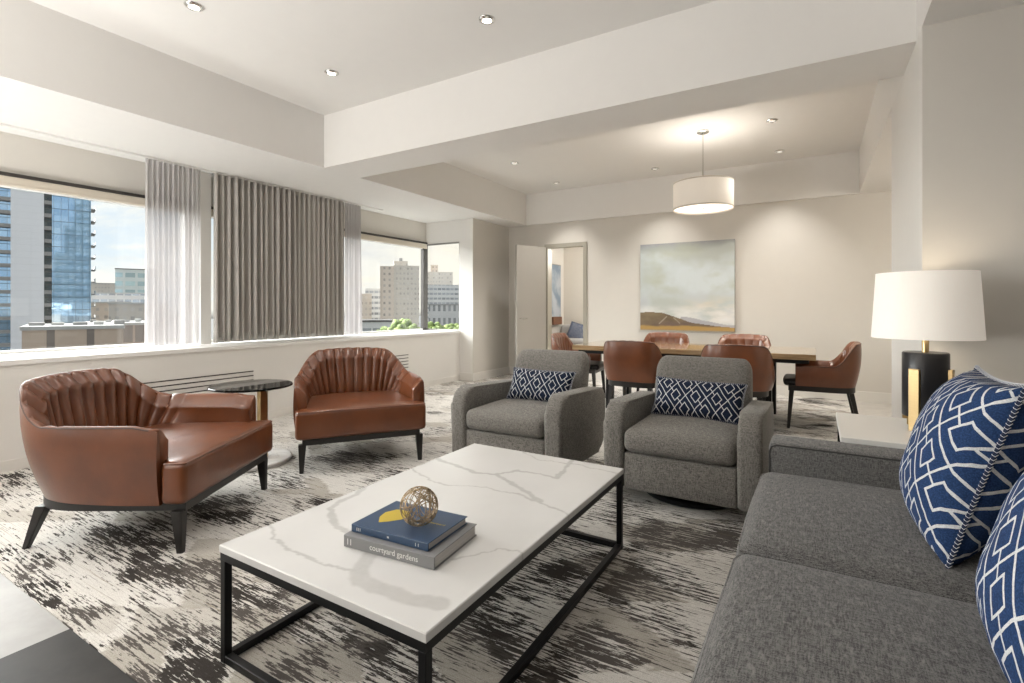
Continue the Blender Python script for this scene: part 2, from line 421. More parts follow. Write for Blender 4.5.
def carpet():
    bm = B(); nx, ny = 340, 400
    x0, x1, y0, y1 = -5.2, 1.5, .77, 7.9
    V = [[bm.verts.new((x0+(x1-x0)*i/nx, y0+(y1-y0)*j/ny, 0.004)) for i in range(nx+1)] for j in range(ny+1)]
    for j in range(ny):
        for i in range(nx):
            xm = x0+(x1-x0)*(i+.5)/nx; ym = y0+(y1-y0)*(j+.5)/ny
            if xm > .42 and ym > 3.34: continue
            bm.faces.new((V[j][i], V[j][i+1], V[j+1][i+1], V[j+1][i]))
    loose = [v for v in bm.verts if not v.link_faces]
    bmesh.ops.delete(bm, geom=loose, context='VERTS')
    r = bmesh.ops.extrude_face_region(bm, geom=list(bm.faces))
    for v in [g for g in r['geom'] if isinstance(g, bmesh.types.BMVert)]: v.co.z -= .1
    o = tagk(obj('floor_carpet', bm, M['carpet'], None, False), 'structure')
    me = o.data; at = me.attributes.new('tone', 'FLOAT', 'POINT')
    def g(px, py): return FW*(CAMH*FPX/(py-HZ)) + RT*((px-512)/FPX*CAMH*FPX/(py-HZ))
    # the larger dark shards of this carpet, as surveyed on the floor
    SURVEY = [[(46,563),(103,524),(174,516),(174,543),(156,563),(89,563)], [(107,570),(156,564),(217,561),(219,593),(199,596),(142,579),(117,593)],
        [(46,604),(71,596),(107,611),(85,630),(64,625)], [(14,582),(46,557),(64,564),(39,596)], [(107,646),(132,632),(153,639),(124,657)], [(156,618),(199,632),(192,646),(160,639)],
        [(132,671),(171,675),(180,690),(135,690)], [(181,668),(217,660),(222,688),(199,688)], [(219,561),(240,566),(245,590),(219,596)], [(228,608),(249,601),(280,609),(235,617)],
        [(341,648),(364,629),(392,638),(391,664),(373,662)], [(303,655),(322,650),(324,662),(310,660)], [(266,671),(294,657),(331,681),(270,690)],
        [(623,536),(648,518),(697,532),(740,532),(733,547),(669,550),(630,550)], [(630,561),(701,639),(690,653),(648,632),(598,596),(619,564)],
        [(537,568),(605,554),(619,557),(576,589),(569,614),(544,579)], [(573,625),(598,618),(655,668),(619,678),(562,660),(544,657)], [(537,668),(591,671),(562,688),(530,688)],
        [(309,458),(344,452),(403,455),(385,462),(332,465)], [(189,505),(224,493),(262,502),(244,525),(215,519),(192,522)], [(283,496),(332,496),(321,508),(291,511)],
        [(365,478),(403,473),(368,487)], [(0,475),(23,472),(21,485),(0,482)], [(795,399),(823,398),(838,405),(808,404)], [(808,414),(835,418),(835,422)], [(785,426),(835,424.5),(833,428),(802,430)],
        [(455,560),(520,520),(560,512),(545,540),(500,565)], [(470,620),(540,640),(500,668),(455,650)]]
    SH = []
    for pl in SURVEY:
        q = [(g(*p_).x, g(*p_).y) for p_ in pl]; xs = [p_[0] for p_ in q]; ys = [p_[1] for p_ in q]
        SH.append((min(xs)-.06, max(xs)+.06, min(ys)-.06, max(ys)+.06, q))
    def pdist(poly, x, y):               # signed distance, positive inside
        ins = False; best = 9; n = len(poly)
        for i in range(n):
            x0_, y0_ = poly[i]; x1_, y1_ = poly[(i+1) % n]
            if (y0_ > y) != (y1_ > y) and x < (x1_-x0_)*(y-y0_)/(y1_-y0_)+x0_: ins = not ins
            dx, dy = x1_-x0_, y1_-y0_; t_ = max(0, min(1, ((x-x0_)*dx+(y-y0_)*dy)/(dx*dx+dy*dy)))
            best = min(best, math.hypot(x-x0_-t_*dx, y-y0_-t_*dy))
        return best if ins else -best
    vals = []; shard = []
    for v in me.vertices:
        x_, y_ = v.co.x, v.co.y
        # woven shards: cells of a sheared lattice, each with its own tone, broken up by drifts
        wx = x_ + .07*mnoise.noise(Vector((x_*2.4, y_*2.4, 3))); wy = y_ + .05*mnoise.noise(Vector((x_*2.8, y_*2.8, 9)))
        p_ = wx*.80 + wy*1.30; q_ = wx*.85 - wy*1.40
        c1 = mnoise.cell(Vector((math.floor(p_*1.5)+.5, math.floor(q_*1.5)+.5, 1.5)))
        c2 = mnoise.cell(Vector((math.floor(p_*3.2+.3)+.5, math.floor(q_*3.2+.6)+.5, 4.5)))
        c3 = mnoise.cell(Vector((math.floor(p_*6.5+.7)+.5, math.floor(q_*6.5+.2)+.5, 7.5)))
        f1 = mnoise.fractal(Vector((x_*3.0, y_*4.8, 6)), 1.0, 2.0, 3)
        v_ = .365 + .07*c1 + .09*c2 + .06*c3 + .10*f1
        for (bx0, bx1, by0, by1, poly) in SH:
            if bx0 < x_ < bx1 and by0 < y_ < by1:
                d_ = pdist(poly, x_, y_)
                v_ += .215*sstep(d_, -.07, .06)
        vals.append(v_); shard.append(.5*c1-.5*c2)
    at.data.foreach_set('value', vals)
    a2 = me.attributes.new('shard', 'FLOAT', 'POINT'); a2.data.foreach_set('value', shard)
carpet()

def stbox(name, a, m, **k): return struct(name, bx(*a, **k), m)
# window side
stbox('wall_window_ledge', (XG-.15, XL, -2.9, YR, 0, SILL-.035), M['wall_white'])
stbox('window_sill', (XG-.02, XL+.018, -2.9, YR+.004, SILL-.035, SILL, ), M['sill'])
stbox('baseboard_window', (XL, XL+.008, -2.9, YR, 0, .085), M['trim'])
stbox('wall_window_head', (XG-.2, XG, -2.9, YR+.2, HEAD, ZS+.02), M['wall'])
stbox('wall_window_pier', (XG-.2, XG+.22, 2.875, 2.985, SILL, ZS), M['wall_white'])
stbox('wall_window_end', (XG-.2, XG, -2.9, -.9, SILL, HEAD), M['wall_white'])
# bay return and column block
stbox('wall_return_head', (XG-.2, XL+.0, YR, YR+.12, HEAD-.02, ZS+.02), M['wall_white'])
stbox('wall_return_base', (XG-.2, XL, YR, YR+.12, 0, SILL-.003), M['wall_white'])
stbox('wall_column', (-5.06, -4.79, YR, YB+.05, 0, ZS+.02), M['wall_white'])
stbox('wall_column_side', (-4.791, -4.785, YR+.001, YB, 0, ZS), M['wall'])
stbox('baseboard_column', (-4.785, -4.770, YR-.012, YB, 0, .13), M['trim'])
stbox('baseboard_return', (-5.04, -4.772, YR-.013, YR, 0, .13), M['trim'])
# back wall with door opening x -3.985..-3.285, z 0..2.23
DX0, DX1, DZ = -3.995, -3.31, 2.245
bm = B(); box(bm, -5.1, DX0, YB, YB+.13, 0, ZS+.1); box(bm, DX1, 2.7, YB, YB+.13, 0, ZS+.1); box(bm, DX0, DX1, YB, YB+.13, DZ, ZS+.1)
struct('wall_back', bm, M['wall'])
bm = B(); box(bm, -4.75, DX0-.06, YB-.015, YB, 0, .13); box(bm, DX1+.06, 2.6, YB-.015, YB, 0, .13)
struct('baseboard_back', bm, M['trim'])
# right partition block, hall walls, wall behind the sofa, rear wall, the last two darkened to cut bounce
stbox('wall_pillar', (XB, 2.7, 3.345, 4.57, 0, ZS), M['wall_white'])
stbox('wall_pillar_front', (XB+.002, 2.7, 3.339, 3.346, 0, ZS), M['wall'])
stbox('wall_hall', (2.6, 2.75, 4.57, YB+.1, 0, ZS), M['wall'])
M['wall_bounce_cut'] = mat('bounce_cut_dark', rough=.6, spec=.3, fn=paint((.26, .24, .22)))  # dark colour put on the unseen walls to cut bounced light
stbox('wall_right', (1.45, 1.6, -2.9, 3.34, 0, ZS), M['wall_bounce_cut'])
bm = B(); box(bm, -5.9, 1.6, -2.95, -2.8, 0, ZS+.1)
struct('wall_rear', bm, M['wall_bounce_cut'])
# ceilings
stbox('ceiling', (-4.6, .7, -2.9, YB+.1, ZT, ZT+.12), M['ceiling'])
stbox('ceiling_soffit_window', (XG-.25, -4.388, -2.95, YB+.1, ZS, ZT), M['ceiling'])
stbox('ceiling_soffit_right', (XB, 2.75, -2.95, YB+.1, ZS, ZT+.1), M['ceiling'])
stbox('ceiling_beam_cross', (-4.388, XB, 3.507, 3.986, ZS, ZT), M['ceiling'])
stbox('ceiling_beam_back', (-4.388, XB, YB-.06, YB+.001, ZS, ZT), M['ceiling'])
stbox('ceiling_soffit_rear', (-4.388, XB, -2.9, -1.2, ZS, ZT), M['ceiling'])

# windows
def window(n, frame_boxes, pane_boxes, mframe):
    root = bpy.data.objects.new('window_%d' % n, None); COL.objects.link(root); root['kind'] = 'structure'
    bm = B()
    for b_ in frame_boxes: box(bm, *b_, bev=.004, seg=1)
    obj('window_frame', bm, mframe, root, False)
    for b_ in pane_boxes: obj('window_pane', bx(*b_), M['glass'], root, False)
    return root
FT = .045
window(1, [(XG-.05, XG, -.9, 2.875, SILL, SILL+FT*.6), (XG-.05, XG, -.9, 2.875, HEAD-.115, HEAD-.07), (XG-.05, XG, -.9, -.86, SILL, HEAD-.06), (XG-.05, XG, 2.835, 2.875, SILL, HEAD-.06)],
       [(XG-.03, XG-.024, -.87, 2.85, SILL+.02, HEAD-.07)], M['sill'])
window(2, [(XG-.05, XG, 2.985, YR-.09, SILL, SILL+FT*.6), (XG-.05, XG, 2.985, YR-.09, HEAD-.115, HEAD-.07), (XG-.05, XG, 2.985, 3.025, SILL, HEAD-.06)],
       [(XG-.03, XG-.024, 3.0, YR-.06, SILL+.02, HEAD-.07)], M['sill'])
window(3, [(XG-.05, XG+.02, YR-.09, YR+.02, SILL, HEAD-.03)], [], M['bronze'])
window(4, [(XG, -5.055, YR+.02, YR+.06, SILL, SILL+.02), (XG, -5.055, YR+.02, YR+.06, HEAD-.045, HEAD-.02), (-5.085, -5.055, YR+.02, YR+.06, SILL, HEAD-.02)],
       [(XG+.01, -5.08, YR+.03, YR+.036, SILL+.01, HEAD-.03)], M['alu'])
# roller blinds rolled almost up under the head, and a dark strip standing in for the shadow gap
def blind(y0, y1, label):
    r = thing('roller_blind', label, 'blind', (XG, (y0+y1)/2, HEAD))
    L = (y1-y0)/2
    obj('blind_fabric', bx(.035, .043, -L, L, -.095, -.022), M['blind'], r, False)
    obj('bottom_bar', bx(.030, .050, -L, L, -.110, -.088, bev=.004), M['blind'], r, False)
    obj('shadow_gap_strip', bx(.004, .055, -L, L, -.030, -.001), M['bronze'], r, False)
blind(-.88, 2.87, 'cream roller blind drawn up at the top of the wide left window')
blind(2.99, YR-.03, 'cream roller blind drawn up at the top of the corner window')
# curtain track on the soffit
tr = obj('curtain_track', bx(-5.66, -5.50, -2.0, 5.45, ZS-.022, ZS-.001, bev=.004), M['sill'], None, False)
tag(tr, 'white curtain track fixed under the ceiling above the windows', 'curtain track')

def curtain(name, y0, y1, xc, folds, amp, m_, label, zt=ZS-.024, zb=SILL+.012, seed=1):
    rnd = random.Random(seed); n = int(folds*14); zs_ = 16
    ph = [rnd.uniform(-.9, .9) for _ in range(folds+3)]; am = [rnd.uniform(.45, 1.3) for _ in range(folds+3)]
    bm = B(); rings = []
    for k in range(zs_+1):
        q = k/zs_; zz = zt+(zb-zt)*q; row = []
        for i in range(n+1):
            s_ = i/n*folds; f_ = int(s_); u = s_-f_
            a_ = am[f_]*(1-u)+am[f_+1]*u; p_ = ph[f_]*(1-u)+ph[f_+1]*u
            yy = y0+(y1-y0)*i/n + .012*q*math.sin(3.1*s_+seed) + .3*p_*.03*q
            xx = xc + amp*a_*(.75+.25*q)*math.sin(2*PI*s_+p_*(.3+q))
            row.append((xx, yy, zz))
        rings.append(row)
    loft(bm, rings, False, False)
    o = obj(name, bm, m_, None, True, 80)
    if m_ is not M['sheer']:
        sd = o.modifiers.new('thick', 'SOLIDIFY'); sd.thickness = .004
    return o
c = curtain('sheer_curtain', 2.345, 2.85, -5.50, 11, .026, M['sheer'], '', seed=3)
tag(c, 'pale sheer curtain gathered at the right edge of the wide left window', 'curtain')
c = curtain('drape', 2.985, 4.72, -5.50, 24, .046, M['drape'], '', seed=5)
tag(c, 'taupe blackout drape hanging in many folds between the two windows', 'curtain')
c = curtain('sheer_curtain', 4.735, 5.01, -5.50, 6, .026, M['sheer'], '', seed=8)
tag(c, 'narrow pale sheer curtain beside the corner window, right of the taupe drape', 'curtain')

# air grilles in the window ledge
def vent(y0, y1, label, zz):
    r = thing('air_vent', label, 'vent', (XL, (y0+y1)/2, zz[0]))
    for z_ in zz:
        obj('slot', bx(.0005, .0035, -(y1-y0)/2, (y1-y0)/2, z_-zz[0]-.005, z_-zz[0]+.005), M['bronze'], r, False)
vent(1.95, 3.15, 'dark slotted air vent in the white ledge behind the side table', (.535, .490, .445, .400))
vent(4.45, 5.50, 'dark slotted air vent in the white ledge behind the right leather armchair', (.520, .475, .430, .385, .340))

# door: frame, open leaf
root = bpy.data.objects.new('door_1', None); COL.objects.link(root); root['kind'] = 'structure'; root.location = (DX0, YB, 0)
W_ = DX1-DX0
bm = B()
for (a, b_) in ((-.050, .014), (W_-.014, W_+.050)): box(bm, a, b_, -.022, .135, 0, DZ-.0141)
box(bm, -.050, W_+.050, -.022, .135, DZ-.014, DZ+.050)
obj('door_frame', bm, M['jamb'], root, False)
obj('strike_plate', bx(W_-.017, W_-.0145, .0, .03, .98, 1.10), M['chrome'], root, False)
ang = math.atan2(-.60, -.235)
lf = obj('door_leaf', bx(0, .640, -.022, .022, .01, DZ-.005, bev=.003, seg=1), M['door'], root, False)
lf.location = (-.020, -.052, 0); lf.rotation_euler = (0, 0, ang)
hd = B(); tube(hd, [(.58, .02, 1.02), (.58, .075, 1.02), (.47, .075, 1.02)], .009); obj('door_handle', hd, M['chrome'], lf)

# recessed downlights and the light they give
DLG = 'recessed ceiling downlights'
def downlight(x_, y_, label, r_=.056, on=True):
    o = thing('recessed_downlight', label, 'ceiling light', (x_, y_, ZT))
    bm = B(); hoop(bm, [(r_*.57, -.001), (r_*.62, -.013), (r_*.72, -.016), (r_, -.008), (r_*1.04, -.004), (r_*1.04, -.0005)], 28); obj('trim_ring', bm, M['chrome'], o)
    bm = B(); lathe(bm, [(.001, -.014), (r_*.30, -.0135), (r_*.48, -.010), (r_*.55, -.005), (r_*.55, -.002), (.001, -.002)], 24); obj('lens', bm, M['bulb'] if y_ < 4 else M['bulb_dim'], o)
    l_ = lamp('downlight_lamp', 'SPOT', (x_, y_, ZT-.06), DL_W*(3 if y_ > 4 else 1), DL_C, spot_size=rad(96), spot_blend=1.0, shadow_soft_size=.07)
    return o
for x_, y_, lab in ((-3.527, 1.786, 'recessed round downlight in the near ceiling tray, close to the top left of the photo'),
                    (-1.954, 2.915, 'recessed round downlight in the near ceiling tray nearest the middle of the cross beam'),
                    (-3.526, 2.896, 'recessed round downlight in the near ceiling tray beside its far left corner'),
                    (-3.571, 6.011, 'small recessed downlight in the dining ceiling, first from the left'),
                    (-3.56, 7.286, 'small recessed downlight in the dining ceiling above the open door'),
                    (-1.981, 7.286, 'small recessed downlight in the dining ceiling left of the pendant drum'),
                    (-.402, 6.052, 'small recessed downlight in the dining ceiling, upper one right of the pendant'),
                    (-.402, 7.286, 'small recessed downlight in the dining ceiling, lower one right of the pendant')):
    downlight(x_, y_, lab)
# the same fittings continue overhead outside the picture: their lamps only
for x_, y_ in ((-1.95, 1.79), (-3.52, .2), (-1.95, .2), (-1.98, 4.9), (-3.57, 4.9)):
    o = lamp('downlight_lamp', 'SPOT', (x_, y_, ZT-.06), DL_W*(3 if y_ > 4 else 1), DL_C, spot_size=rad(96), spot_blend=1.0, shadow_soft_size=.07)
lamp('bedroom_fill', 'POINT', (-3.2, 9.6, 2.3), 60, (1, .93, .84), shadow_soft_size=.25)  # unseen light added to brighten the room beyond the door
lamp('hall_lamp', 'POINT', (1.7, 6.3, 2.4), 22, (1, .92, .80), shadow_soft_size=.2)

# bedroom beyond the door
bm = B(); box(bm, -5.32, -5.17, 8.08, 11.15, 0, 2.63); struct('wall_bedroom_left', bm, M['wall_white'])
stbox('wall_bedroom_back', (-5.2, -2.2, 11.0, 11.15, 0, 2.63), M['wall'])
stbox('wall_bedroom_right', (-2.35, -2.2, 8.08, 11.0, 0, 2.63), M['wall'])
stbox('ceiling_bedroom', (-5.3, -2.2, 8.08, 11.15, 2.63, 2.7), M['ceiling'])

# ------------------------------------------------------------------ barrel shell used by all the leather chairs
def upath(W, y_front, y0, Db, n=3.0, N=96):
    raw = []
    for k in range(24): raw.append((-W/2, y_front+(y0-y_front)*k/24))
    for k in range(241):
        th = PI - PI*k/240; c_, s_ = math.cos(th), math.sin(th)
        raw.append((W/2*math.copysign(abs(c_)**(2/n), c_), y0+Db*abs(s_)**(2/n)))
    for k in range(1, 25): raw.append((W/2, y0+(y_front-y0)*k/24))
    L = [0]
    for a, b_ in zip(raw, raw[1:]): L.append(L[-1]+math.hypot(b_[0]-a[0], b_[1]-a[1]))
    out = []; j = 0
    for i in range(N+1):
        s_ = L[-1]*i/N
        while j < len(L)-2 and L[j+1] < s_: j += 1
        q = (s_-L[j])/max(1e-9, L[j+1]-L[j])
        out.append(Vector((raw[j][0]+(raw[j+1][0]-raw[j][0])*q, raw[j][1]+(raw[j+1][1]-raw[j][1])*q, 0)))
    P = []
    for i, p in enumerate(out):
        d = (out[min(i+1, N)]-out[max(i-1, 0)]).normalized()
        nrm = Vector((-d.y, d.x, 0))           # outward (left of travel: path runs clockwise seen from above)
        P.append((p, nrm, d, L[-1]*i/N))
    return P, L[-1]
def barrel(root, W, y_front, y0, Db, zb, zseat, hb, ha, th, n=3.0, taper=.05, pleat=.012, period=.075, plat=.52, drop=.30, mat_=None, flare=.05, pleat_lo=0.0, N=420, welt=True, ramp_pow=1.0):
    P, L = upath(W, y_front, y0, Db, n, N)
    def H(s_):
        q = abs(s_-L/2)/(L/2)               # 0 back centre .. 1 arm front
        e = sstep(q, plat*.5, plat*.5+drop)
        return hb+(ha-hb)*e - .018*(q/(plat*.5))**2*(1-e)*.6 - .012*sstep(q, .93, 1.0)
    r = th/2
    def place(p, nr, d, z_): v = p - nr*d; return (v.x, v.y, z_)
    def tp(s_):                              # the shell tapers in below at the back, stands upright at the arm fronts
        q = abs(s_-L/2)/(L/2); return taper*(1-.85*sstep(q, .2, .95))
    # outer shell (closed thin wall) up to the welt
    rings = []
    for (p, nr, dd, s_) in P[::4]+([P[-1]] if (len(P)-1) % 4 else []):
        h = H(s_); ring = []
        for k in range(9):
            q = k/8; zz = zb+(h-.012-zb)*q
            ring.append(place(p, nr, tp(s_)*(1-q)**1.7 - .010*math.sin(PI*q), zz))
        for k in range(8, -1, -2):
            q = k/8; zz = zb+(h-.012-zb)*q
            ring.append(place(p, nr, tp(s_)*(1-q)**1.7 - .010*math.sin(PI*q)+.025, zz))
        rings.append(ring)
    def push(ring, dd, fw, ins, c_):          # the shell wraps round the arm front
        cx_ = sum(p_[0] for p_ in ring)/len(ring); cy_ = sum(p_[1] for p_ in ring)/len(ring)
        return [(p_[0]+(cx_-p_[0])*ins+dd.x*fw, p_[1]+(cy_-p_[1])*ins+dd.y*fw, p_[2]-c_*(p_[2]-zb)) for p_ in ring]
    d0, d1 = P[0][2], P[-1][2]
    rings = [push(rings[0], d0, -r*.95, .0, .022), push(rings[0], d0, -r*.7, 0, .006)] + rings + [push(rings[-1], d1, r*.7, 0, .006), push(rings[-1], d1, r*.95, 0, .022)]
    bm = B(); loft(bm, rings); obj('backrest_shell', bm, mat_, root, True, 50)
    # inner pleated upholstery, rolling inwards from the welt
    def inner(p, nr, dd, s_, shr=1.0, fw=0.0):
        h = H(s_); q = abs(s_-L/2)/(L/2)
        amp = pleat*(1-sstep(q, .54, .68)) + pleat*pleat_lo
        ring = []; c_ = Vector(p)+dd*fw
        def off(d_): return r+(d_-r)*shr
        lo = max(zseat-.06, zb+.02)
        def shell_d(z_): return tp(s_)*(1-max(0, min(1, (z_-zb)/(h-.012-zb))))**1.7
        ring.append(place(c_, nr, off(.020+shell_d(lo)), lo))
        ring.append(place(c_, nr, off(.014+shell_d((lo+h)/2)), (lo+h)/2))
        ring.append(place(c_, nr, off(.003), h-.030))
        def groove(tq):
            skew = .16*(s_-L/2)/(L/2)*tq
            return abs(math.sin(PI*(s_+skew)/period))**.55
        m_ = 9
        for k in range(0, m_):
            a = PI/2*k/m_; e_ = sstep(k/m_, 0, .5)
            ring.append(place(c_, nr, off(.002+(th-.002)*(1-math.cos(a))**.9) + amp*(groove(0)-.75)*.6*(k/m_), h-(1-shr)*.03-.006*(1-e_) - (th*.85)*(1-math.cos(a)) + .010*math.sin(a*2) + amp*(groove(0)-.85)*.9*e_))
        K = 16; z0_ = h-th*.85
        for k in range(K+1):
            tq = k/K; zz = z0_+(lo-z0_)*tq
            am2 = amp*(.75+.45*math.sin(PI*min(1, tq+.12)))
            ring.append(place(c_, nr, off(th + max(flare*sstep(tq, 0, 1)*(1-sstep(q, .55, .85)), shell_d(zz)+.03-th) + am2*(groove(tq)-.45)), zz))
        return ring
    rings = [inner(*P[0], shr=.80, fw=-r*.98), inner(*P[0], shr=.95, fw=-r*.86)]
    rings += [inner(*a) for a in P]
    rings += [inner(*P[-1], shr=.95, fw=r*.86), inner(*P[-1], shr=.80, fw=r*.98)]
    bm = B(); loft(bm, rings); obj('pleated_back' if pleat else 'inner_back', bm, mat_, root, True, 75)
    if welt:
        pts = [place(p, nr, .001, H(s_)-.010) for (p, nr, dd, s_) in P[::3]]
        bm = B(); tube(bm, pts, .0038, 6); obj('welt', bm, M['leather_dark'], root)
    return P, L, H
def bottom_band(root, W, y_front, y0, Db, n, ins, z0, z1, yfr, m_):
    P, L = upath(W-2*ins, y_front, y0, Db-ins, n, 60)
    pts = [(p.x, p.y) for (p, *_a) in P]
    pts = [(-W/2+ins, yfr)] + pts + [(W/2-ins, yfr)]
    bm = B(); prism(bm, pts[::-1], z0, z1); obj('base_frame', bm, m_, root, True, 40)

def lounge_chair(label, loc, rotz):
    root = thing('leather_armchair', label, 'armchair', loc, rotz, 'pleated brown leather armchairs')
    W = .96; yf, y0, Db = -.262, .02, .525
    barrel(root, W, yf, y0, Db, .245, .43, .835, .632, .088, 3.0, .10, .024, .088, .50, .30, M['leather'], .05)
    # seat: T-shaped cushion in front of and between the arms
    bm = B(); prism(bm, [(-.474, -.43), (.474, -.43), (.474, -.308), (.370, -.300), (.370, .25), (.20, .36), (-.20, .36), (-.370, .25), (-.370, -.300), (-.474, -.308)], .247, .452, .030, 5)
    bmesh.ops.subdivide_edges(bm, edges=[e for e in bm.edges if e.calc_length() > .2], cuts=6, use_grid_fill=True)
    for v in bm.verts:
        if v.co.z > .42: v.co.z += .020*max(0, 1-(v.co.x/.48)**2)*max(0, 1-((v.co.y+.05)/.40)**2)
    obj('seat', bm, M['leather'], root, True, 50)
    bm = B()
    tube(bm, [(-.466, -.325, .446), (-.466, -.41, .446), (-.454, -.424, .446), (.454, -.424, .446), (.466, -.41, .446), (.466, -.325, .446)], .0045, 6)
    obj('seat_piping', bm, M['leather'], root)
    bottom_band(root, W, yf, y0, Db-.04, 3.0, .055, .205, .246, -.405, M['black_wood'])
    for sx in (-1, 1):
        bm = B(); leg(bm, (sx*.425, -.372), (sx*.430, -.385), .027, .014, 0, .21); obj('leg', bm, M['black_wood'], root, False)
        bm = B(); leg(bm, (sx*.35, .345), (sx*.372, .415), .026, .013, 0, .21); obj('leg', bm, M['black_wood'], root, False)
    return root
chA = lounge_chair('brown leather armchair nearest the left edge of the room, seen from its side', (-3.214, 1.448, 0), rad(121.9))
chC = dup(chA, (-3.239, 2.922, 0), rad(53.8), 'brown leather armchair right of the round side table, facing the coffee table')

# ------------------------------------------------------------------ round side table
r = thing('round_side_table', 'round black topped side table on a brass post between the leather armchairs', 'side table', (-3.764, 2.330, 0))
bm = B(); lathe(bm, [(.001, .583), (.284, .583), (.296, .588), (.296, .598), (.291, .602), (.001, .602)], 64); obj('table_top', bm, M['black_gloss'], r, False)
obj('post', bx(.040, .084, .020, .084, .0325, .5825, bev=.003), M['brass'], r, False)
bm = B(); lathe(bm, [(.001, 0), (.285, 0), (.29, .006), (.29, .024), (.282, .032), (.001, .032)], 56); obj('base', bm, M['marble2'], r)

# ------------------------------------------------------------------ coffee table
CX0, CX1, CY0, CY1, CZ = -1.728, -.82, .955, 2.445, .40
r = thing('coffee_table', 'white marble topped coffee table on a black metal frame', 'coffee table', ((CX0+CX1)/2, (CY0+CY1)/2, 0))
veins = [  # centre lines in table coordinates, from the survey of the photograph, with half widths
    ([(-1.25, 1.19), (-1.20, 1.09), (-1.137, 1.042), (-1.051, 1.036), (-.96, 1.050), (-.87, 1.071)], .027),
    ([(-1.75, 1.151), (-1.684, 1.112), (-1.616, 1.079), (-1.501, 1.063), (-1.364, 1.044), (-1.29, 1.053), (-1.20, 1.075)], .0055),
    ([(-1.73, 1.60), (-1.689, 1.519), (-1.685, 1.43), (-1.658, 1.349), (-1.575, 1.299), (-1.478, 1.255), (-1.38, 1.23)], .013),
    ([(-1.72, 1.90), (-1.676, 1.871), (-1.536, 1.817), (-1.426, 1.791), (-1.311, 1.86), (-1.094, 1.87), (-.95, 1.835), (-.82, 1.79)], .005),
    ([(-1.73, 2.09), (-1.545, 2.044), (-1.423, 2.018), (-1.309, 2.035), (-1.146, 1.959), (-.981, 1.853)], .013),
    ([(-1.317, 2.047), (-1.251, 2.139), (-1.138, 2.155), (-1.044, 2.145), (-1.069, 2.29), (-1.104, 2.477)], .010),
    ([(-1.446, 2.472), (-1.245, 2.352), (-1.061, 2.382), (-.82, 2.36)], .005),
    ([(-1.0, 1.28), (-.937, 1.346), (-.902, 1.423), (-.831, 1.433), (-.741, 1.39)], .004)]
def vein_val(x_, y_):
    wx = x_ + .016*mnoise.noise(Vector((x_*13, y_*13, 0))) + .008*mnoise.noise(Vector((x_*40, y_*40, 2)))
    wy = y_ + .016*mnoise.noise(Vector((x_*13, y_*13, 7))) + .008*mnoise.noise(Vector((x_*40, y_*40, 5)))
    best = 0
    for pl, hw in veins:
        for a, b_ in zip(pl, pl[1:]):
            dx, dy = b_[0]-a[0], b_[1]-a[1]; q = max(0, min(1, ((wx-a[0])*dx+(wy-a[1])*dy)/(dx*dx+dy*dy)))
            d_ = math.hypot(wx-a[0]-q*dx, wy-a[1]-q*dy)
            h_ = hw*(1+.35*mnoise.noise(Vector((x_*9, y_*9, 11))))
            if d_ < h_*1.25: best = max(best, (1-sstep(d_, h_*.75, h_*1.25))*(.40 if hw > .02 else .48))
    return best
bm = B(); nx, ny = 150, 250; cx, cy = (CX0+CX1)/2, (CY0+CY1)/2
Vt = [[bm.verts.new((CX0-cx+.003+(CX1-CX0-.006)*i/nx, CY0-cy+.003+(CY1-CY0-.006)*j/ny, CZ)) for i in range(nx+1)] for j in range(ny+1)]
for j in range(ny):
    for i in range(nx): bm.faces.new((Vt[j][i], Vt[j][i+1], Vt[j+1][i+1], Vt[j+1][i]))
rim = [Vt[0][i] for i in range(nx+1)]+[Vt[j][nx] for j in range(1, ny+1)]+[Vt[ny][i] for i in range(nx-1, -1, -1)]+[Vt[j][0] for j in range(ny-1, 0, -1)]
prev = rim
for o_, z_ in ((.003, CZ-.003), (.003, CZ-.024), (-.004, CZ-.024)):
    cur = []
    for v in rim:
        sx = 1 if v.co.x > (CX1-CX0)/2-.004 else -1 if v.co.x < -(CX1-CX0)/2+.004 else 0
        sy = 1 if v.co.y > (CY1-CY0)/2-.004 else -1 if v.co.y < -(CY1-CY0)/2+.004 else 0
        cur.append(bm.verts.new((v.co.x+sx*o_, v.co.y+sy*o_, z_)))
    for k in range(len(rim)): bm.faces.new((prev[k], cur[k], cur[(k+1) % len(rim)], prev[(k+1) % len(rim)]))
    prev = cur
bm.faces.new(prev)
top = obj('table_top', bm, M['marble'], r, False)
at = top.data.attributes.new('vein', 'FLOAT', 'POINT')
at.data.foreach_set('value', [vein_val(v.co.x+cx, v.co.y+cy) for v in top.data.vertices])
hx, hy = (CX1-CX0)/2-.003, (CY1-CY0)/2-.003; q = .026
bm = B()
for sx in (-1, 1): box(bm, sx*hx-(q if sx > 0 else 0), sx*hx+(0 if sx > 0 else q), -hy, hy, CZ-.052, CZ-.0245)
for sy in (-1, 1): box(bm, -hx+q, hx-q, sy*hy-(q if sy > 0 else 0), sy*hy+(0 if sy > 0 else q), CZ-.052, CZ-.0245)
obj('top_frame', bm, M['black_metal'], r, False)
for sx in (-1, 1):
    for sy in (-1, 1):
        obj('leg', bx(sx*hx-(q if sx > 0 else 0), sx*hx+(0 if sx > 0 else q), sy*hy-(q if sy > 0 else 0), sy*hy+(0 if sy > 0 else q), .004, CZ-.052, bev=.0015, seg=1), M['black_metal'], r, False)
for sx in (-1, 1):
    obj('bottom_rail', bx(sx*hx-(q if sx > 0 else 0), sx*hx+(0 if sx > 0 else q), -hy+q, hy-q, .006, .006+q, bev=.0015, seg=1), M['black_metal'], r, False)
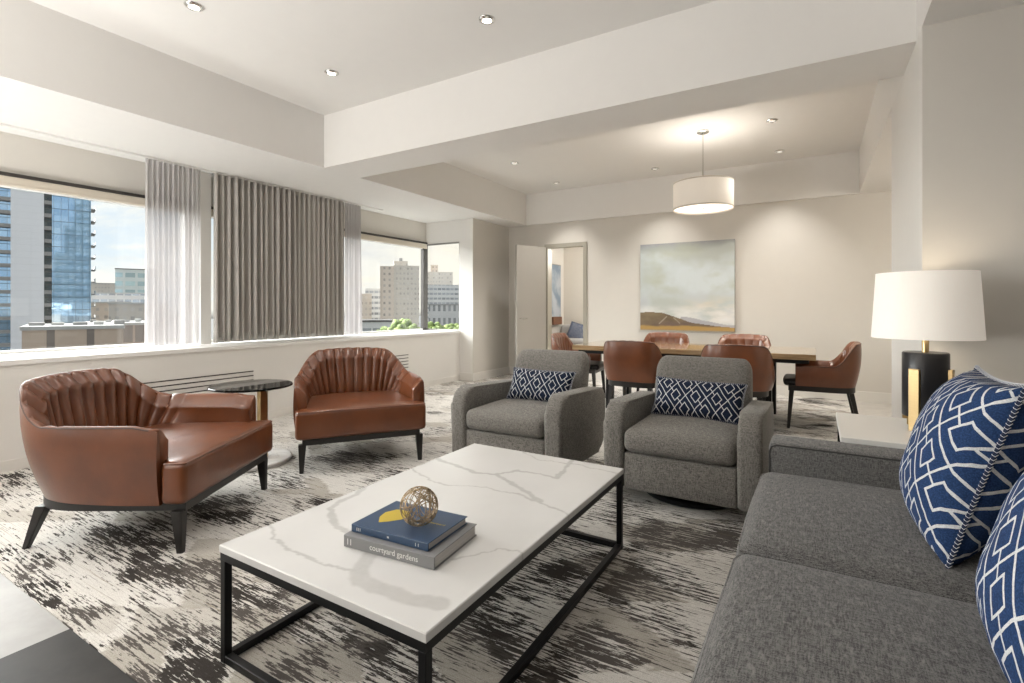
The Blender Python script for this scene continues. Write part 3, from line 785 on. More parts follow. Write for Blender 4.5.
for sy in (-1, 1):
    obj('bottom_rail', bx(-hx+q, hx-q, sy*hy-(q if sy > 0 else 0), sy*hy+(0 if sy > 0 else q), .006, .006+q, bev=.0015, seg=1), M['black_metal'], r, False)

# ------------------------------------------------------------------ books and wire sphere
def text(body, size, m_, parent, loc, rot, name='lettering', ext=.0002):
    cu = bpy.data.curves.new(name, 'FONT'); cu.body = body; cu.size = size; cu.align_x = 'CENTER'; cu.align_y = 'CENTER'; cu.extrude = ext
    o = bpy.data.objects.new(name, cu); COL.objects.link(o)
    dg = bpy.context.evaluated_depsgraph_get(); me = bpy.data.meshes.new_from_object(o.evaluated_get(dg))
    bpy.data.objects.remove(o); bpy.data.curves.remove(cu)
    o = bpy.data.objects.new(name, me); COL.objects.link(o); me.materials.append(m_)
    o.parent = parent; o.location = loc; o.rotation_euler = rot
    return o
M['book_grey'] = mat('grey_cloth_cover', (.215, .215, .22), .6, fn=lambda t, p: t.l.new(t.bump(t.noise(t.obj(), 900, 2), .15, .001), p.inputs['Normal']))
M['book_blue'] = mat('blue_cover', (.026, .060, .125), .30)
M['pages'] = mat('pages', rough=.85, fn=lambda t, p: t.l.new(t.mix(t.noise(t.mapv(t.obj(), (3, 3, 900)), 1, 2), (.62, .60, .57), (.38, .37, .36)), p.inputs['Base Color']))
M['yellow'] = mat('yellow_print', (.50, .37, .035), .4)
M['book_text'] = mat('white_print', (.70, .70, .68), .6)
def book(name, label, loc, rotz, w_, d_, h_, mc):
    r = thing(name, label, 'book', loc, rotz)
    c_ = .003
    bm = B()   # spine at -y (towards the camera), boards above and below
    box(bm, -w_/2, w_/2, -d_/2, d_/2, 0, c_, bev=.0008, seg=1); box(bm, -w_/2, w_/2, -d_/2, d_/2, h_-c_, h_, bev=.0008, seg=1)
    box(bm, -w_/2, w_/2, -d_/2-.002, -d_/2+.004, .0006, h_-.0006, bev=.0015, seg=2)
    obj('cover', bm, mc, r, False)
    obj('page_block', bx(-w_/2+.005, w_/2-.005, -d_/2+.004, d_/2-.006, c_, h_-c_), M['pages'], r, False)
    return r
b1 = book('grey_book', 'grey clothbound book lying under the blue book on the coffee table', (-1.188, 1.312, CZ+.0004), rad(5.5), .362, .262, .040, M['book_grey'])
text('courtyard gardens', .026, M['book_text'], b1, (.025, -.1331, .020), (PI/2, 0, 0), 'spine_lettering')
for xx in (-.165, -.152): obj('spine_mark', bx(xx, xx+.003, -.1334, -.1329, .010, .030), M['book_text'], b1, False)
b2 = book('blue_book', 'dark blue book with a yellow cover motif lying on the grey book', (-1.200, 1.318, CZ+.041), rad(4.0), .318, .230, .026, M['book_blue'])
# yellow brush shape on the cover
bm = B(); pts = [(-.085, -.066), (-.058, -.044), (-.030, -.012), (-.018, .026), (-.045, .052), (-.080, .056), (-.102, .048), (-.121, .010), (-.112, -.030)]
prism(bm, pts, .0261, .0264); o = obj('cover_motif', bm, M['yellow'], b2, False)
o.location = (0, 0, 0)
text('courtyard', .016, M['yellow'], b2, (.10, .015, .0262), (0, 0, 0), 'cover_lettering').scale = (1, 1, 1)
for xx in (-.135, -.128, -.121, .110, .121): obj('spine_mark', bx(xx, xx+.0025, -.1174, -.1169, .008, .018), M['book_text'], b2, False)
obj('spine_mark', bx(-.004, .004, -.1174, -.1169, .010, .016), M['book_text'], b2, False)
# wire sphere
bm = B(); R_ = .063; rnd = random.Random(11)
for k in range(26):
    ax = Vector((rnd.gauss(0, 1), rnd.gauss(0, 1), rnd.gauss(0, 1))).normalized(); off = rnd.uniform(.25, .80)
    a = ax.orthogonal().normalized(); b_ = ax.cross(a); rr = math.sqrt(1-off*off)*R_
    tube(bm, [ax*off*R_+rr*(math.cos(2*PI*i/28)*a+math.sin(2*PI*i/28)*b_) for i in range(28)], .0014, 5, True)
M['wire'] = mat('aged_brass_wire', (.36, .27, .17), .35, 1)
o = obj('wire_sphere', bm, M['wire'], None, True, 80, loc=(-1.146, 1.300, CZ+.067+R_+.0015))
tag(o, 'openwork brass wire sphere standing on the blue book', 'ornament')

# ------------------------------------------------------------------ grey swivel armchairs
def side_panel(bm, x0, x1, yf, yb, z0, zf, zb_, rf=.10, rb=.12):
    # rounded panel seen from the side (y,z), extruded in x
    pts = []
    def arc(cy, cz, r_, a0, a1, n=8):
        for k in range(n+1):
            a = a0+(a1-a0)*k/n; pts.append((cy+r_*math.cos(a), cz+r_*math.sin(a)))
    arc(yf+.02, z0+.02, .02, PI*1.5, PI, 3)
    arc(yf+rf, zf-rf, rf, PI, PI/2, 8)
    arc(yb-.06, zb_-.06, .06, PI/2, 0, 6)
    arc(yb-rb, z0+rb, rb, 0, -PI/2, 8)
    lo = [bm.verts.new((x0, a, b_)) for a, b_ in pts]; hi = [bm.verts.new((x1, a, b_)) for a, b_ in pts]; n = len(pts)
    fs = [bm.faces.new(lo), bm.faces.new(hi[::-1])]
    for i in range(n): bm.faces.new((lo[i], hi[i], hi[(i+1) % n], lo[(i+1) % n]))
    es = [e for f in fs for e in f.edges]
    bmesh.ops.bevel(bm, geom=es, offset=.028, segments=4, affect='EDGES', profile=.5)
def cushion_box(x0, x1, y0, y1, z0, z1, bev, crown=.02, seg=5, cuts=8):
    bm = B(); box(bm, x0, x1, y0, y1, z0, z1, bev=bev, seg=seg)
    bmesh.ops.subdivide_edges(bm, edges=[e for e in bm.edges if e.calc_length() > .1], cuts=cuts, use_grid_fill=True)
    cx_, cy_, cz_ = (x0+x1)/2, (y0+y1)/2, (z0+z1)/2
    for v in bm.verts:
        u = (v.co.x-cx_)/((x1-x0)/2); w2 = (v.co.y-cy_)/((y1-y0)/2); q_ = (v.co.z-cz_)/((z1-z0)/2)
        k = max(0, 1-u*u)*max(0, 1-w2*w2)
        v.co.z += crown*k*max(-.3, min(1, q_))
        k2 = max(0, 1-u*u)*max(0, 1-q_*q_); v.co.y += crown*.5*k2*w2
        k3 = max(0, 1-w2*w2)*max(0, 1-q_*q_); v.co.x += crown*.4*k3*u
    return bm
def swivel_chair(label, loc, rotz):
    # origin at the middle of the footprint on the floor, facing -y
    r = thing('swivel_armchair', label, 'armchair', loc, rotz, 'grey swivel armchairs')
    Wd = .89; D0, D1 = -.43, .43
    for sx in (-1, 1):
        bm = B(); a, b_ = (sx*Wd/2, sx*(Wd/2-.125)); side_panel(bm, min(a, b_), max(a, b_), D0, D1-.02, .092, .610, .575, .12, .14); obj('arm', bm, M['tweed'], r, True, 60)
    obj('seat_cushion', cushion_box(-.317, .317, D0-.012, .25, .322, .462, .045, .030), M['tweed'], r, True, 60)
    obj('front_rail', bx(-.319, .319, D0+.012, .30, .092, .316, bev=.016, seg=3), M['tweed'], r, True, 60)
    # reclined back, tapering towards rounded top corners
    rings = []; K = 40
    for k in range(K+1):
        q_ = 1-(1-k/K)**1.6; zz = .26+(.845-.26)*q_; hw = .328 - .014*q_**2; yc = .23+.16*q_; th_ = .085-.012*q_
        if q_ > .84: e = (q_-.84)/.16; hw -= .055*(1-math.sqrt(max(0, 1-e*e))); th_ *= math.sqrt(max(.03, 1-(e*.95)**2))
        ring = []; n = 40
        for i in range(n):
            a = 2*PI*i/n; c_, s_ = math.cos(a), math.sin(a)
            ring.append((hw*math.copysign(abs(c_)**.22, c_), yc+th_*math.copysign(abs(s_)**.5, s_)*(1+.12*(1-abs(c_))), zz))
        rings.append(ring)
    bm = B(); loft(bm, rings); obj('backrest', bm, M['tweed'], r, True, 70)
    bm = B(); box(bm, -.30, .30, .30, .40, .094, .62, bev=.02, seg=3); obj('back_panel', bm, M['tweed'], r, True, 60)
    bm = B(); lathe(bm, [(.001, .004), (.30, .004), (.31, .012), (.31, .035), (.29, .05), (.14, .093), (.001, .093)], 40); obj('swivel_base', bm, M['black_metal'], r)
    return r
s1 = swivel_chair('grey tweed swivel armchair on the left of the pair, nearer the windows', (-1.872, 3.405, 0), rad(1.0))
s2 = dup(s1, (-.690, 3.422, 0), 0, 'grey tweed swivel armchair on the right of the pair, beside the sofa')

# ------------------------------------------------------------------ patterned cushions
def pillow(name, label, w_, h_, t_, m_, matrix, group, n=22, style='stitch'):
    bm = B()
    def pt(u, v, s_):
        e = max(0, (1-abs(u)**2.6))*max(0, (1-abs(v)**2.6))
        pull = .06
        x_ = w_/2*u*(1-pull*(1-v*v)*abs(u)); y_ = h_/2*v*(1-pull*(1-u*u)*abs(v))
        wr = .006*mnoise.noise(Vector((u*3, v*3, s_*2+w_*9)))
        return Vector((x_, y_, s_*(t_/2*e**.55) + wr*min(1, e*4)))
    for s_ in (1, -1):
        g = [[bm.verts.new(pt(2*i/n-1, 2*j/n-1, s_)) for i in range(n+1)] for j in range(n+1)]
        for j in range(n):
            for i in range(n): bm.faces.new((g[j][i], g[j][i+1], g[j+1][i+1], g[j+1][i]))
    bmesh.ops.remove_doubles(bm, verts=bm.verts, dist=.0004)
    o = obj(name, bm, m_, None, True, 180)
    o.matrix_world = matrix
    tag(o, label, 'cushion', group)
    rimp = []
    K = 24
    for k in range(K): rimp.append(pt(2*k/K-1, -1, 1))
    for k in range(K): rimp.append(pt(1, 2*k/K-1, 1))
    for k in range(K): rimp.append(pt(1-2*k/K, 1, 1))
    for k in range(K): rimp.append(pt(-1, 1-2*k/K, 1))
    bm = B(); tube(bm, rimp, .0055, 6, True); obj('edge_braid', bm, M['navy'], o)
    bm = B()
    N2 = len(rimp)
    for k in range(N2):
        a, b_ = rimp[k], rimp[(k+1) % N2]; mid = (a+b_)/2; d_ = (b_-a).normalized(); up = Vector((0, 0, 1)); sd = d_.cross(up)
        for f_ in (.25, .75) if style == 'stitch' else (.5,):
            c_ = a.lerp(b_, f_)
            tube(bm, [c_+sd*.0062*math.cos(q_)+up*.0062*math.sin(q_)+d_*.004*(q_/PI-.5) for q_ in (0, PI/3, 2*PI/3, PI, 4*PI/3, 5*PI/3)], .0009, 4, True)
    obj('edge_stitching', bm, M['stitch'], o)
    return o
def frame(c_, xa, ya):
    xa = Vector(xa).normalized(); ya = Vector(ya); ya = (ya-xa*ya.dot(xa)).normalized(); za = xa.cross(ya)
    m_ = Matrix((xa, ya, za)).transposed().to_4x4(); m_.translation = Vector(c_); return m_
G2 = 'navy trellis cushions'
pillow('lumbar_cushion', 'navy trellis lumbar cushion leaning in the left swivel armchair', .54, .255, .13, M['trellis'],
       frame((-1.835, 3.480, .594), (1, .0, -.012), (0, .42, .90)), G2)
pillow('lumbar_cushion', 'navy trellis lumbar cushion leaning in the right swivel armchair', .575, .255, .13, M['trellis'],
       frame((-.667, 3.476, .598), (1, -.03, -.018), (0, .42, .90)), G2)
G3 = 'blue trellis cushions on the sofa'
pillow('throw_cushion', 'square blue trellis cushion on the sofa beside the table lamp', .50, .52, .25, M['trellis_big'],
       frame((.372, 1.965, .758), (-.02, -1, 0), (.29, 0, .95)), G3)
pillow('throw_cushion', 'square blue trellis cushion on the sofa cut off by the right edge', .50, .52, .25, M['trellis_big'],
       frame((.418, 1.275, .735), (-.06, -1, 0), (.32, 0, .95)), G3)

# ------------------------------------------------------------------ sofa
r = thing('sofa', 'large charcoal grey tweed sofa along the right side with welted cushions', 'sofa', (.38, 1.68, 0))
SX0, SX1 = -.195-.38, .95-.38
def seat_cush(y0, y1):
    bm = cushion_box(SX0-.01, .30, y0+.002, y1-.002, .335, .508, .050, .026, 5, 10)
    return bm
for y0, y1 in ((.70-1.68, 1.60-1.68), (1.60-1.68, 2.43-1.68)):
    c_ = obj('seat_cushion', seat_cush(y0, y1), M['tweed_sofa'], r, True, 60)
    bm = B(); xx = SX0-.003; z_ = .489
    tube(bm, [(.25, y0+.012, z_), (xx+.03, y0+.012, z_), (xx+.008, y0+.020, z_-.002), (xx, y0+.045, z_-.004), (xx, y1-.045, z_-.004), (xx+.008, y1-.020, z_-.002), (xx+.03, y1-.012, z_), (.25, y1-.012, z_)], .0045, 6)
    obj('cushion_piping', bm, M['tweed_sofa'], c_)
for y0, y1 in ((2.43-1.68, 2.625-1.68), (.505-1.68, .70-1.68)):
    bm = B(); box(bm, SX0+.02, SX1-.03, y0, y1, .06, .620, bev=.022, seg=4)
    a_ = obj('arm', bm, M['tweed_sofa'], r, True, 60)
    bm = B(); i_ = .016
    for yy in (y0+i_-.012, y1-i_+.012):
        tube(bm, [(SX0+.024, yy, .10), (SX0+.024, yy, .585), (SX0+.032, yy, .604), (SX0+.05, yy, .612), (SX1-.1, yy, .612)], .0035, 6)
    obj('arm_piping', bm, M['welt'], a_)
obj('base', bx(SX0+.03, SX1-.04, .70-1.68, 2.43-1.68, .06, .332, bev=.012, seg=2), M['tweed_sofa'], r, True, 60)
obj('back_frame', bx(.38, SX1, .54-1.68, 2.59-1.68, .06, .78, bev=.03, seg=4), M['tweed_sofa'], r, True, 60)
for y0, y1 in ((.71-1.68, 1.60-1.68), (1.60-1.68, 2.42-1.68)):
    bm = cushion_box(.24, .42, y0, y1, .49, .79, .05, .02); obj('back_cushion', bm, M['tweed_sofa'], r, True, 60)
for xx in (SX0+.08, SX1-.10):
    for yy in (-1.07, .85): bm = B(); leg(bm, (xx, yy), (xx, yy), .025, .02, .002, .062); obj('foot', bm, M['black_wood'], r, False)

# ------------------------------------------------------------------ end table and lamp
EZ = .62
r = thing('end_table', 'white topped end table behind the sofa arm carrying the lamp', 'end table', (.419, 3.045, 0))
obj('table_top', bx(-.325, .325, -.34, .29, EZ-.03, EZ, bev=.003, seg=2), M['sill'], r, False)
for sx in (-1, 1):
    for sy in (-1, 1): obj('leg', bx(sx*.305-.0125, sx*.305+.0125, sy*.295-.0125-.025, sy*.295+.0125-.025, .006, EZ-.03), M['black_metal'], r, False)
bm = B()
for sx in (-1, 1): box(bm, sx*.305-.0125, sx*.305+.0125, -.307, .257, EZ-.056, EZ-.0305)
for yy in (-.32, .27): box(bm, -.2925, .2925, yy-.0125, yy+.0125, EZ-.056, EZ-.0305)
obj('top_frame', bm, M['black_metal'], r, False)

LX, LY = .447, 3.085
r = thing('table_lamp', 'table lamp with a wide white shade, black cylinder body and brass plates', 'lamp', (LX, LY, EZ))
bm = B(); lathe(bm, [(.001, .062), (.086, .062), (.090, .067), (.090, .362), (.086, .368), (.001, .368)], 56); obj('body', bm, M['charcoal'], r)
for k, a in enumerate((rad(237), rad(-20), rad(113))):
    bm = B(); box(bm, .084, .104, -.022, .022, 0.0, .292, bev=.002, seg=1)
    o = obj('brass_plate', bm, M['brass'], r, False); o.rotation_euler = (0, 0, a)
bm = B(); box(bm, -.088, .088, -.012, .012, .046, .0625); box(bm, -.012, .012, -.088, .088, .046, .0625); obj('cross_support', bm, M['brass'], r, False)
bm = B(); lathe(bm, [(.001, .365), (.014, .365), (.014, .47), (.009, .48), (.009, .70), (.001, .70)], 20); obj('stem', bm, M['brass'], r)
def oval(a, b_, z_, e=1.0, n=64): return [(a*math.copysign(abs(math.cos(2*PI*i/n))**e, math.cos(2*PI*i/n)), b_*math.copysign(abs(math.sin(2*PI*i/n))**e, math.sin(2*PI*i/n)), z_) for i in range(n)]
bm = B(); loft(bm, [oval(.212, .212, .438), oval(.212, .212, .434), oval(.209, .209, .434), oval(.207, .207, .44), oval(.188, .188, .740), oval(.189, .189, .746), oval(.194, .194, .746), oval(.194, .194, .740)], True, False, True)
obj('lamp_shade', bm, M['shade'], r, True, 60)
bm = B(); lathe(bm, [(.001, .50), (.02, .50), (.032, .54), (.034, .57), (.02, .60), (.001, .605)], 20); obj('bulb', bm, M['bulb'], r)
lamp('table_lamp_light', 'POINT', (LX+.05, LY-.03, EZ+.66), 1.2, (1, .84, .64), shadow_soft_size=.05)

# ------------------------------------------------------------------ dining set
TX0, TX1, TY0, TY1, TZ = -2.52, .0, 5.60, 6.58, .75
r = thing('dining_table', 'long oak dining table with black legs below the landscape painting', 'dining table', ((TX0+TX1)/2, (TY0+TY1)/2, 0))
hx, hy = (TX1-TX0)/2, (TY1-TY0)/2
obj('table_top', bx(-hx, hx, -hy, hy, TZ-.055, TZ, bev=.003, seg=2), M['oak'], r, False)
obj('apron', bx(-hx+.06, hx-.06, -hy+.05, hy-.05, TZ-.095, TZ-.056), M['black_metal'], r, False)
for sx in (-1, 1):
    for sy in (-1, 1): obj('leg', bx(sx*(hx-.42)-.035, sx*(hx-.42)+.035, sy*(hy-.16)-.05, sy*(hy-.16)+.05, .006, TZ-.096, bev=.002, seg=1), M['black_metal'], r, False)

def dining_chair(label, loc, rotz):
    r = thing('leather_dining_chair', label, 'dining chair', loc, rotz, 'brown leather dining chairs')
    W = .64; yf, y0, Db = -.22, .0, .30
    barrel(r, W, yf, y0, Db, .440, .48, .866, .642, .068, 3.3, .045, .007, .095, .66, .30, M['leather'], .05, N=300)
    obj('seat', cushion_box(-.25, .25, -.355, .20, .425, .490, .028, .02, 4, 6), M['leather_black'], r, True, 60)
    bottom_band(r, W, yf, y0, Db, 3.3, .045, .385, .438, -.315, M['black_wood'])
    for sx in (-1, 1):
        bm = B(); leg(bm, (sx*.225, -.285), (sx*.240, -.315), .021, .013, .004, .388); obj('leg', bm, M['black_wood'], r, False)
        bm = B(); leg(bm, (sx*.20, .21), (sx*.225, .285), .021, .013, .004, .388); obj('leg', bm, M['black_wood'], r, False)
    return r
d1 = dining_chair('brown leather dining chair on the near side of the table, between the two swivel armchairs', (-1.640, 5.31, 0), rad(180))
dup(d1, (-.655, 5.29, 0), rad(184), 'brown leather dining chair on the near side of the table, behind the right swivel armchair')
dup(d1, (-1.735, 6.74, 0), rad(0), 'brown leather dining chair behind the table, below the left half of the painting')
dup(d1, (-.775, 6.74, 0), rad(0), 'brown leather dining chair behind the table, below the right edge of the painting')
dup(d1, (.070, 5.97, 0), rad(-88), 'brown leather dining chair at the right end of the table, in profile')
dup(d1, (-2.68, 6.10, 0), rad(97), 'brown leather dining chair at the left end of the table, before the open door')

# pendant over the dining table
r = thing('pendant_lamp', 'cream drum pendant lamp hanging over the dining table', 'pendant lamp', (-1.097, 6.02, ZT))
bm = B(); lathe(bm, [(.001, -.026), (.055, -.026), (.066, -.018), (.066, -.001), (.001, -.001)], 32); obj('ceiling_canopy', bm, M['chrome'], r)
bm = B(); lathe(bm, [(.001, -.62), (.008, -.62), (.008, -.02), (.001, -.02)], 12); obj('rod', bm, M['chrome'], r)
bm = B()
for k_ in range(3): tube(bm, [(0, 0, -.612), (.316*math.cos(k_*2*PI/3), .316*math.sin(k_*2*PI/3), -.592)], .004, 6)
obj('spider', bm, M['chrome'], r)
bm = B(); seg = 64
rings = [[(R_*math.cos(2*PI*k/seg), R_*math.sin(2*PI*k/seg), z_) for k in range(seg)] for R_, z_ in ((.322, -.885), (.322, -.588), (.317, -.582), (.315, -.588), (.315, -.885), (.319, -.890))]
loft(bm, rings, True, False, True); obj('drum_shade', bm, M['pend_shade'], r, True, 60)
bm = B(); lathe(bm, [(.001, -.872), (.314, -.872), (.314, -.867), (.001, -.867)], 64); obj('diffuser', bm, M['diffuser'], r)
bm = B(); lathe(bm, [(.001, -.890), (.012, -.886), (.014, -.876), (.001, -.872)], 16); obj('finial', bm, M['chrome'], r)
for R_, z_, nm in ((.3235, -.878, 'lower_trim'), (.3235, -.592, 'upper_trim')):
    bm = B(); hoop(bm, [(R_-.004, z_-.006), (R_, z_-.006), (R_, z_+.006), (R_-.004, z_+.006)], 64); obj(nm, bm, M['blind'], r)
lamp('pendant_light', 'AREA', (-1.097, 6.02, ZT-.90), 12, (1, .90, .76), shape='DISK', size=.5)
lamp('pendant_uplight', 'AREA', (-1.097, 6.02, ZT-.64), 4, (1, .94, .86), (PI, 0, 0), shape='DISK', size=.56)

# painting on the back wall
PX0, PX1, PZ0, PZ1 = -2.353, -.993, .855, 2.178
r = thing('landscape_painting', 'large landscape painting of pale sky over brown hills on the back wall', 'painting', ((PX0+PX1)/2, YB, (PZ0+PZ1)/2))
pw, ph_ = PX1-PX0, PZ1-PZ0
def paint_col(u, v):       # u 0..1 left-right, v 0..1 bottom-top
    n1 = mnoise.fractal(Vector((u*2.2, v*2.6, 1)), 1, 2, 4); n2 = mnoise.fractal(Vector((u*5, v*14, 5)), 1, 2, 4); n3 = mnoise.fractal(Vector((u*3, v*5, 9)), 1, 2, 5)
    def mx(a, b_, k): k = max(0, min(1, k)); return tuple(p_+(q_-p_)*k for p_, q_ in zip(a, b_))
    sky = mx((.46, .50, .47), (.58, .64, .66), .5+n1*1.1)
    sky = mx(sky, (.27, .27, .29), sstep(v+.06*n3-.02*u, .88, 1.0)*.9)
    sky = mx(sky, (.44, .47, .38), max(0, n3)*.8)
    sky = mx(sky, (.46, .48, .53), sstep(.5-v, 0, .25)*sstep(n1+.3, .1, .6)*.7)
    sky = mx(sky, (.66, .60, .50), sstep(.42-v, 0, .16)*sstep(u, .35, .8)*(.5+n2)*.9)
    sky = mx(sky, (.74, .74, .73), sstep(.32-v, 0, .12)*(.55+.6*n2))
    ridge = .205 if u < .22 else .205-.115*sstep(u, .20, .62)-.045*sstep(u, .5, 1.0)
    ridge2 = .155-.085*sstep(u, .45, 1.0)+.008*n2
    c_ = sky
    if u > .45 and v < ridge2: c_ = mx((.36, .36, .40), (.46, .45, .46), n1+.5)
    if v < ridge+.006*n2:
        c_ = mx((.135, .095, .055), (.20, .15, .085), .5+n2)
        c_ = mx(c_, (.13, .085, .075), sstep(.13-v, 0, .05)*(.5+n1))
        c_ = mx(c_, (.42, .26, .075), sstep(.065-v+.02*n2, 0, .03))
        c_ = mx(c_, (.35, .28, .17), sstep(.02-v, 0, .015)*.6)
    for (u0, v0, u1, v1) in ((.30, .16, .215, .075), (.375, .145, .44, .085)):
        q_ = max(0, min(1, ((u-u0)*(u1-u0)+(v-v0)*(v1-v0))/((u1-u0)**2+(v1-v0)**2)))
        if math.hypot(u-u0-q_*(u1-u0), v-v0-q_*(v1-v0)) < .006: c_ = mx(c_, (.45, .40, .33), .5)
    return c_
bm = B(); n = 150
g = [[bm.verts.new((pw*(i/n-.5), -.042, ph_*(j/n-.5))) for i in range(n+1)] for j in range(n+1)]
for j in range(n):
    for i in range(n): bm.faces.new((g[j][i], g[j][i+1], g[j+1][i+1], g[j+1][i]))
def f_attrcol(t, p):
    a = t.new('ShaderNodeAttribute', attribute_name='pigment'); t.l.new(a.outputs['Color'], p.inputs['Base Color'])
    t.l.new(t.bump(t.noise(t.mapv(t.obj(), (14, 14, 60)), 3, 4), .2, .003), p.inputs['Normal'])
M['canvas'] = mat('painted_canvas', rough=.5, fn=f_attrcol)
cv_ = obj('painted_face', bm, M['canvas'], r, True, 180)
ca = cv_.data.color_attributes.new('pigment', 'FLOAT_COLOR', 'POINT')
for i, v in enumerate(cv_.data.vertices): ca.data[i].color = (*paint_col(v.co.x/pw+.5, v.co.z/ph_+.5), 1)
M['canvas_edge'] = mat('canvas_edge', (.13, .11, .09), .7)
obj('stretcher_frame', bx(-pw/2, pw/2, -.0415, -.001, -ph_/2, ph_/2), M['canvas_edge'], r, False)

# ------------------------------------------------------------------ bedroom glimpse
r = thing('bedroom_sofa', 'pale grey sofa seen through the open door', 'sofa', (-4.62, 10.55, 0))
obj('base', bx(-.50, .75, -.38, .40, .05, .42, bev=.03, seg=3), M['tweed'], r, True)
bm = cushion_box(-.50, .75, .18, .40, .40, .80, .06, .02); M['pale_fabric'] = mat('pale_grey_fabric', (.42, .42, .43), .9); obj('backrest', bm, M['pale_fabric'], r, True, 60)
obj('seat_cushion', cushion_box(-.36, .74, -.37, .2, .40, .50, .04, .02), M['pale_fabric'], r, True, 60)
obj('arm', bx(-.52, -.36, -.38, .40, .05, .60, bev=.04, seg=3), M['pale_fabric'], r, True, 60)
pillow('throw_cushion', 'blue and white cushion on the sofa beyond the open door', .44, .40, .14, M['trellis_big'], frame((-4.62, 10.52, .66), (1, -.1, -.22), (.2, .35, .9)), None, 14)
r = thing('bedroom_picture', 'tall blue picture on the wall of the room beyond the door', 'picture', (-5.17, 10.36, 1.58))
obj('picture_face', bx(.012, .020, -.44, .44, -.60, .60), mat('blue_wash', rough=.6, fn=lambda t, p: t.l.new(t.mix(t.ss(t.noise(t.obj(), 2.5, 5), .35, .65), (.20, .27, .36), (.45, .50, .56)), p.inputs['Base Color'])), r, False)
obj('picture_frame', bx(.001, .0115, -.46, .46, -.62, .62), M['alu'], r, False)
o = obj('wall_shelf', bx(.001, .10, -.22, .22, -.09, .09, bev=.006), M['wood_brown'], None, False, loc=(-5.17, 10.48, .90))
tag(o, 'small brown wooden wall shelf below the blue picture beyond the door', 'shelf')

# ------------------------------------------------------------------ the city outside (ground about five storeys down)
GZ = -18.0
M['asphalt'] = mat('street', (.10, .10, .10), .9)
o = stbox('ground', (-900, -6.5, -300, 900, GZ-1, GZ), M['asphalt'])
def bld(name, label, pxc, D, width, depth, ztop, yaw, m_, roofm=None, extra=None):
    p = far(pxc, D)
    r = thing(name, label, 'building', (p.x, p.y, GZ), yaw)
    h = ztop-GZ; width *= FPX/math.hypot(FPX, pxc-512)
    obj('walls', bx(-width/2, width/2, -depth/2, depth/2, 0, h), m_, r, False)
    if roofm: obj('roof_edge', bx(-width/2-.15, width/2+.15, -depth/2-.15, depth/2+.15, h-.1, h+.3), roofm, r, False)
    if extra: extra(r, h)
    return r
M['conc'] = facade('pale_panel', (.76, .76, .78), (.80, .80, .82), 2.6, 1.55, (.01, .99), (.03, .97), .8, .05)
M['conc2'] = mat('grey_concrete', (.32, .31, .30), .8)
M['rail'] = mat('balcony_glass', (.38, .46, .48), .2)
def f_curtainwall(t, p):
    tc = t.new('ShaderNodeTexCoord'); x, y, z = t.xyz(tc.outputs['Object'])
    u = t.m('DIVIDE', x, 1.35); v = t.m('DIVIDE', z, 3.1)
    wn = t.new('ShaderNodeTexWhiteNoise', noise_dimensions='2D'); t.l.new(t.cxyz(t.m('FLOOR', u), t.m('FLOOR', t.m('MULTIPLY', v, 2)), 0), wn.inputs['Vector'])
    mull = t.m('MAXIMUM', t.m('LESS_THAN', t.m('FRACT', u), .06), t.m('LESS_THAN', t.m('FRACT', v), .055))
    c_ = t.mix(wn.outputs['Value'], (.30, .46, .64), (.42, .60, .79))
    t.l.new(t.mix(mull, c_, (.14, .20, .26)), p.inputs['Base Color'])
    p.inputs['Roughness'].default_value = .04; p.inputs['Metallic'].default_value = .8
M['cwall'] = mat('blue_curtain_wall', fn=f_curtainwall)
M['dk_glass'] = facade('dark_glass', (.10, .12, .12), (.06, .09, .10), 1.4, 3.1, (.05, .95), (.08, .95), .3)

# residential glass tower, left in the wide window
D = 123.0; sc = D/FPX
p = far(46, D); yaw = YAW + math.atan2(46-512, FPX)*-1 * 1.0 + 0
r = thing('glass_tower', 'tall glass tower with a blank grey wall and balconies outside the left window', 'building', (p.x, p.y, GZ), YAW+math.atan((512-46)/FPX)*1.0)
k = D/FPX*(FPX/math.sqrt(FPX**2+466**2))     # metres per photo pixel across the facade
kx = k
H_ = 78
def tx(px): return (px-46)*kx
obj('blank_wall', bx(tx(12), tx(44), -1.2, 14, 0, H_), M['conc'], r, False)
obj('glass_wall', bx(tx(52), tx(93), 0, 14, 0, H_), M['cwall'], r, False)
obj('recess_wall', bx(tx(44), tx(52), .8, 14, 0, H_), M['dk_glass'], r, False)
obj('left_glass', bx(tx(-30), tx(12), .6, 14, 0, H_), M['cwall'], r, False)
for i in range(24):
    z_ = 3.1*i+.8
    if z_ < 10 or z_ > 58: continue
    obj('balcony', bx(tx(44.2), tx(51.8), -1.0, .8, z_, z_+.9), M['conc2'], r, False)
    obj('balcony', bx(tx(-30), tx(11.8), -.8, .6, z_, z_+.8), M['conc2'], r, False)
    b_ = obj('balcony', bx(tx(93), tx(98.5), .5, 6, z_, z_+.22), M['conc2'], r, False)
    obj('balcony_glass', bx(tx(98), tx(98.4), .5, 6, z_+.22, z_+1.1), M['rail'], b_, False)

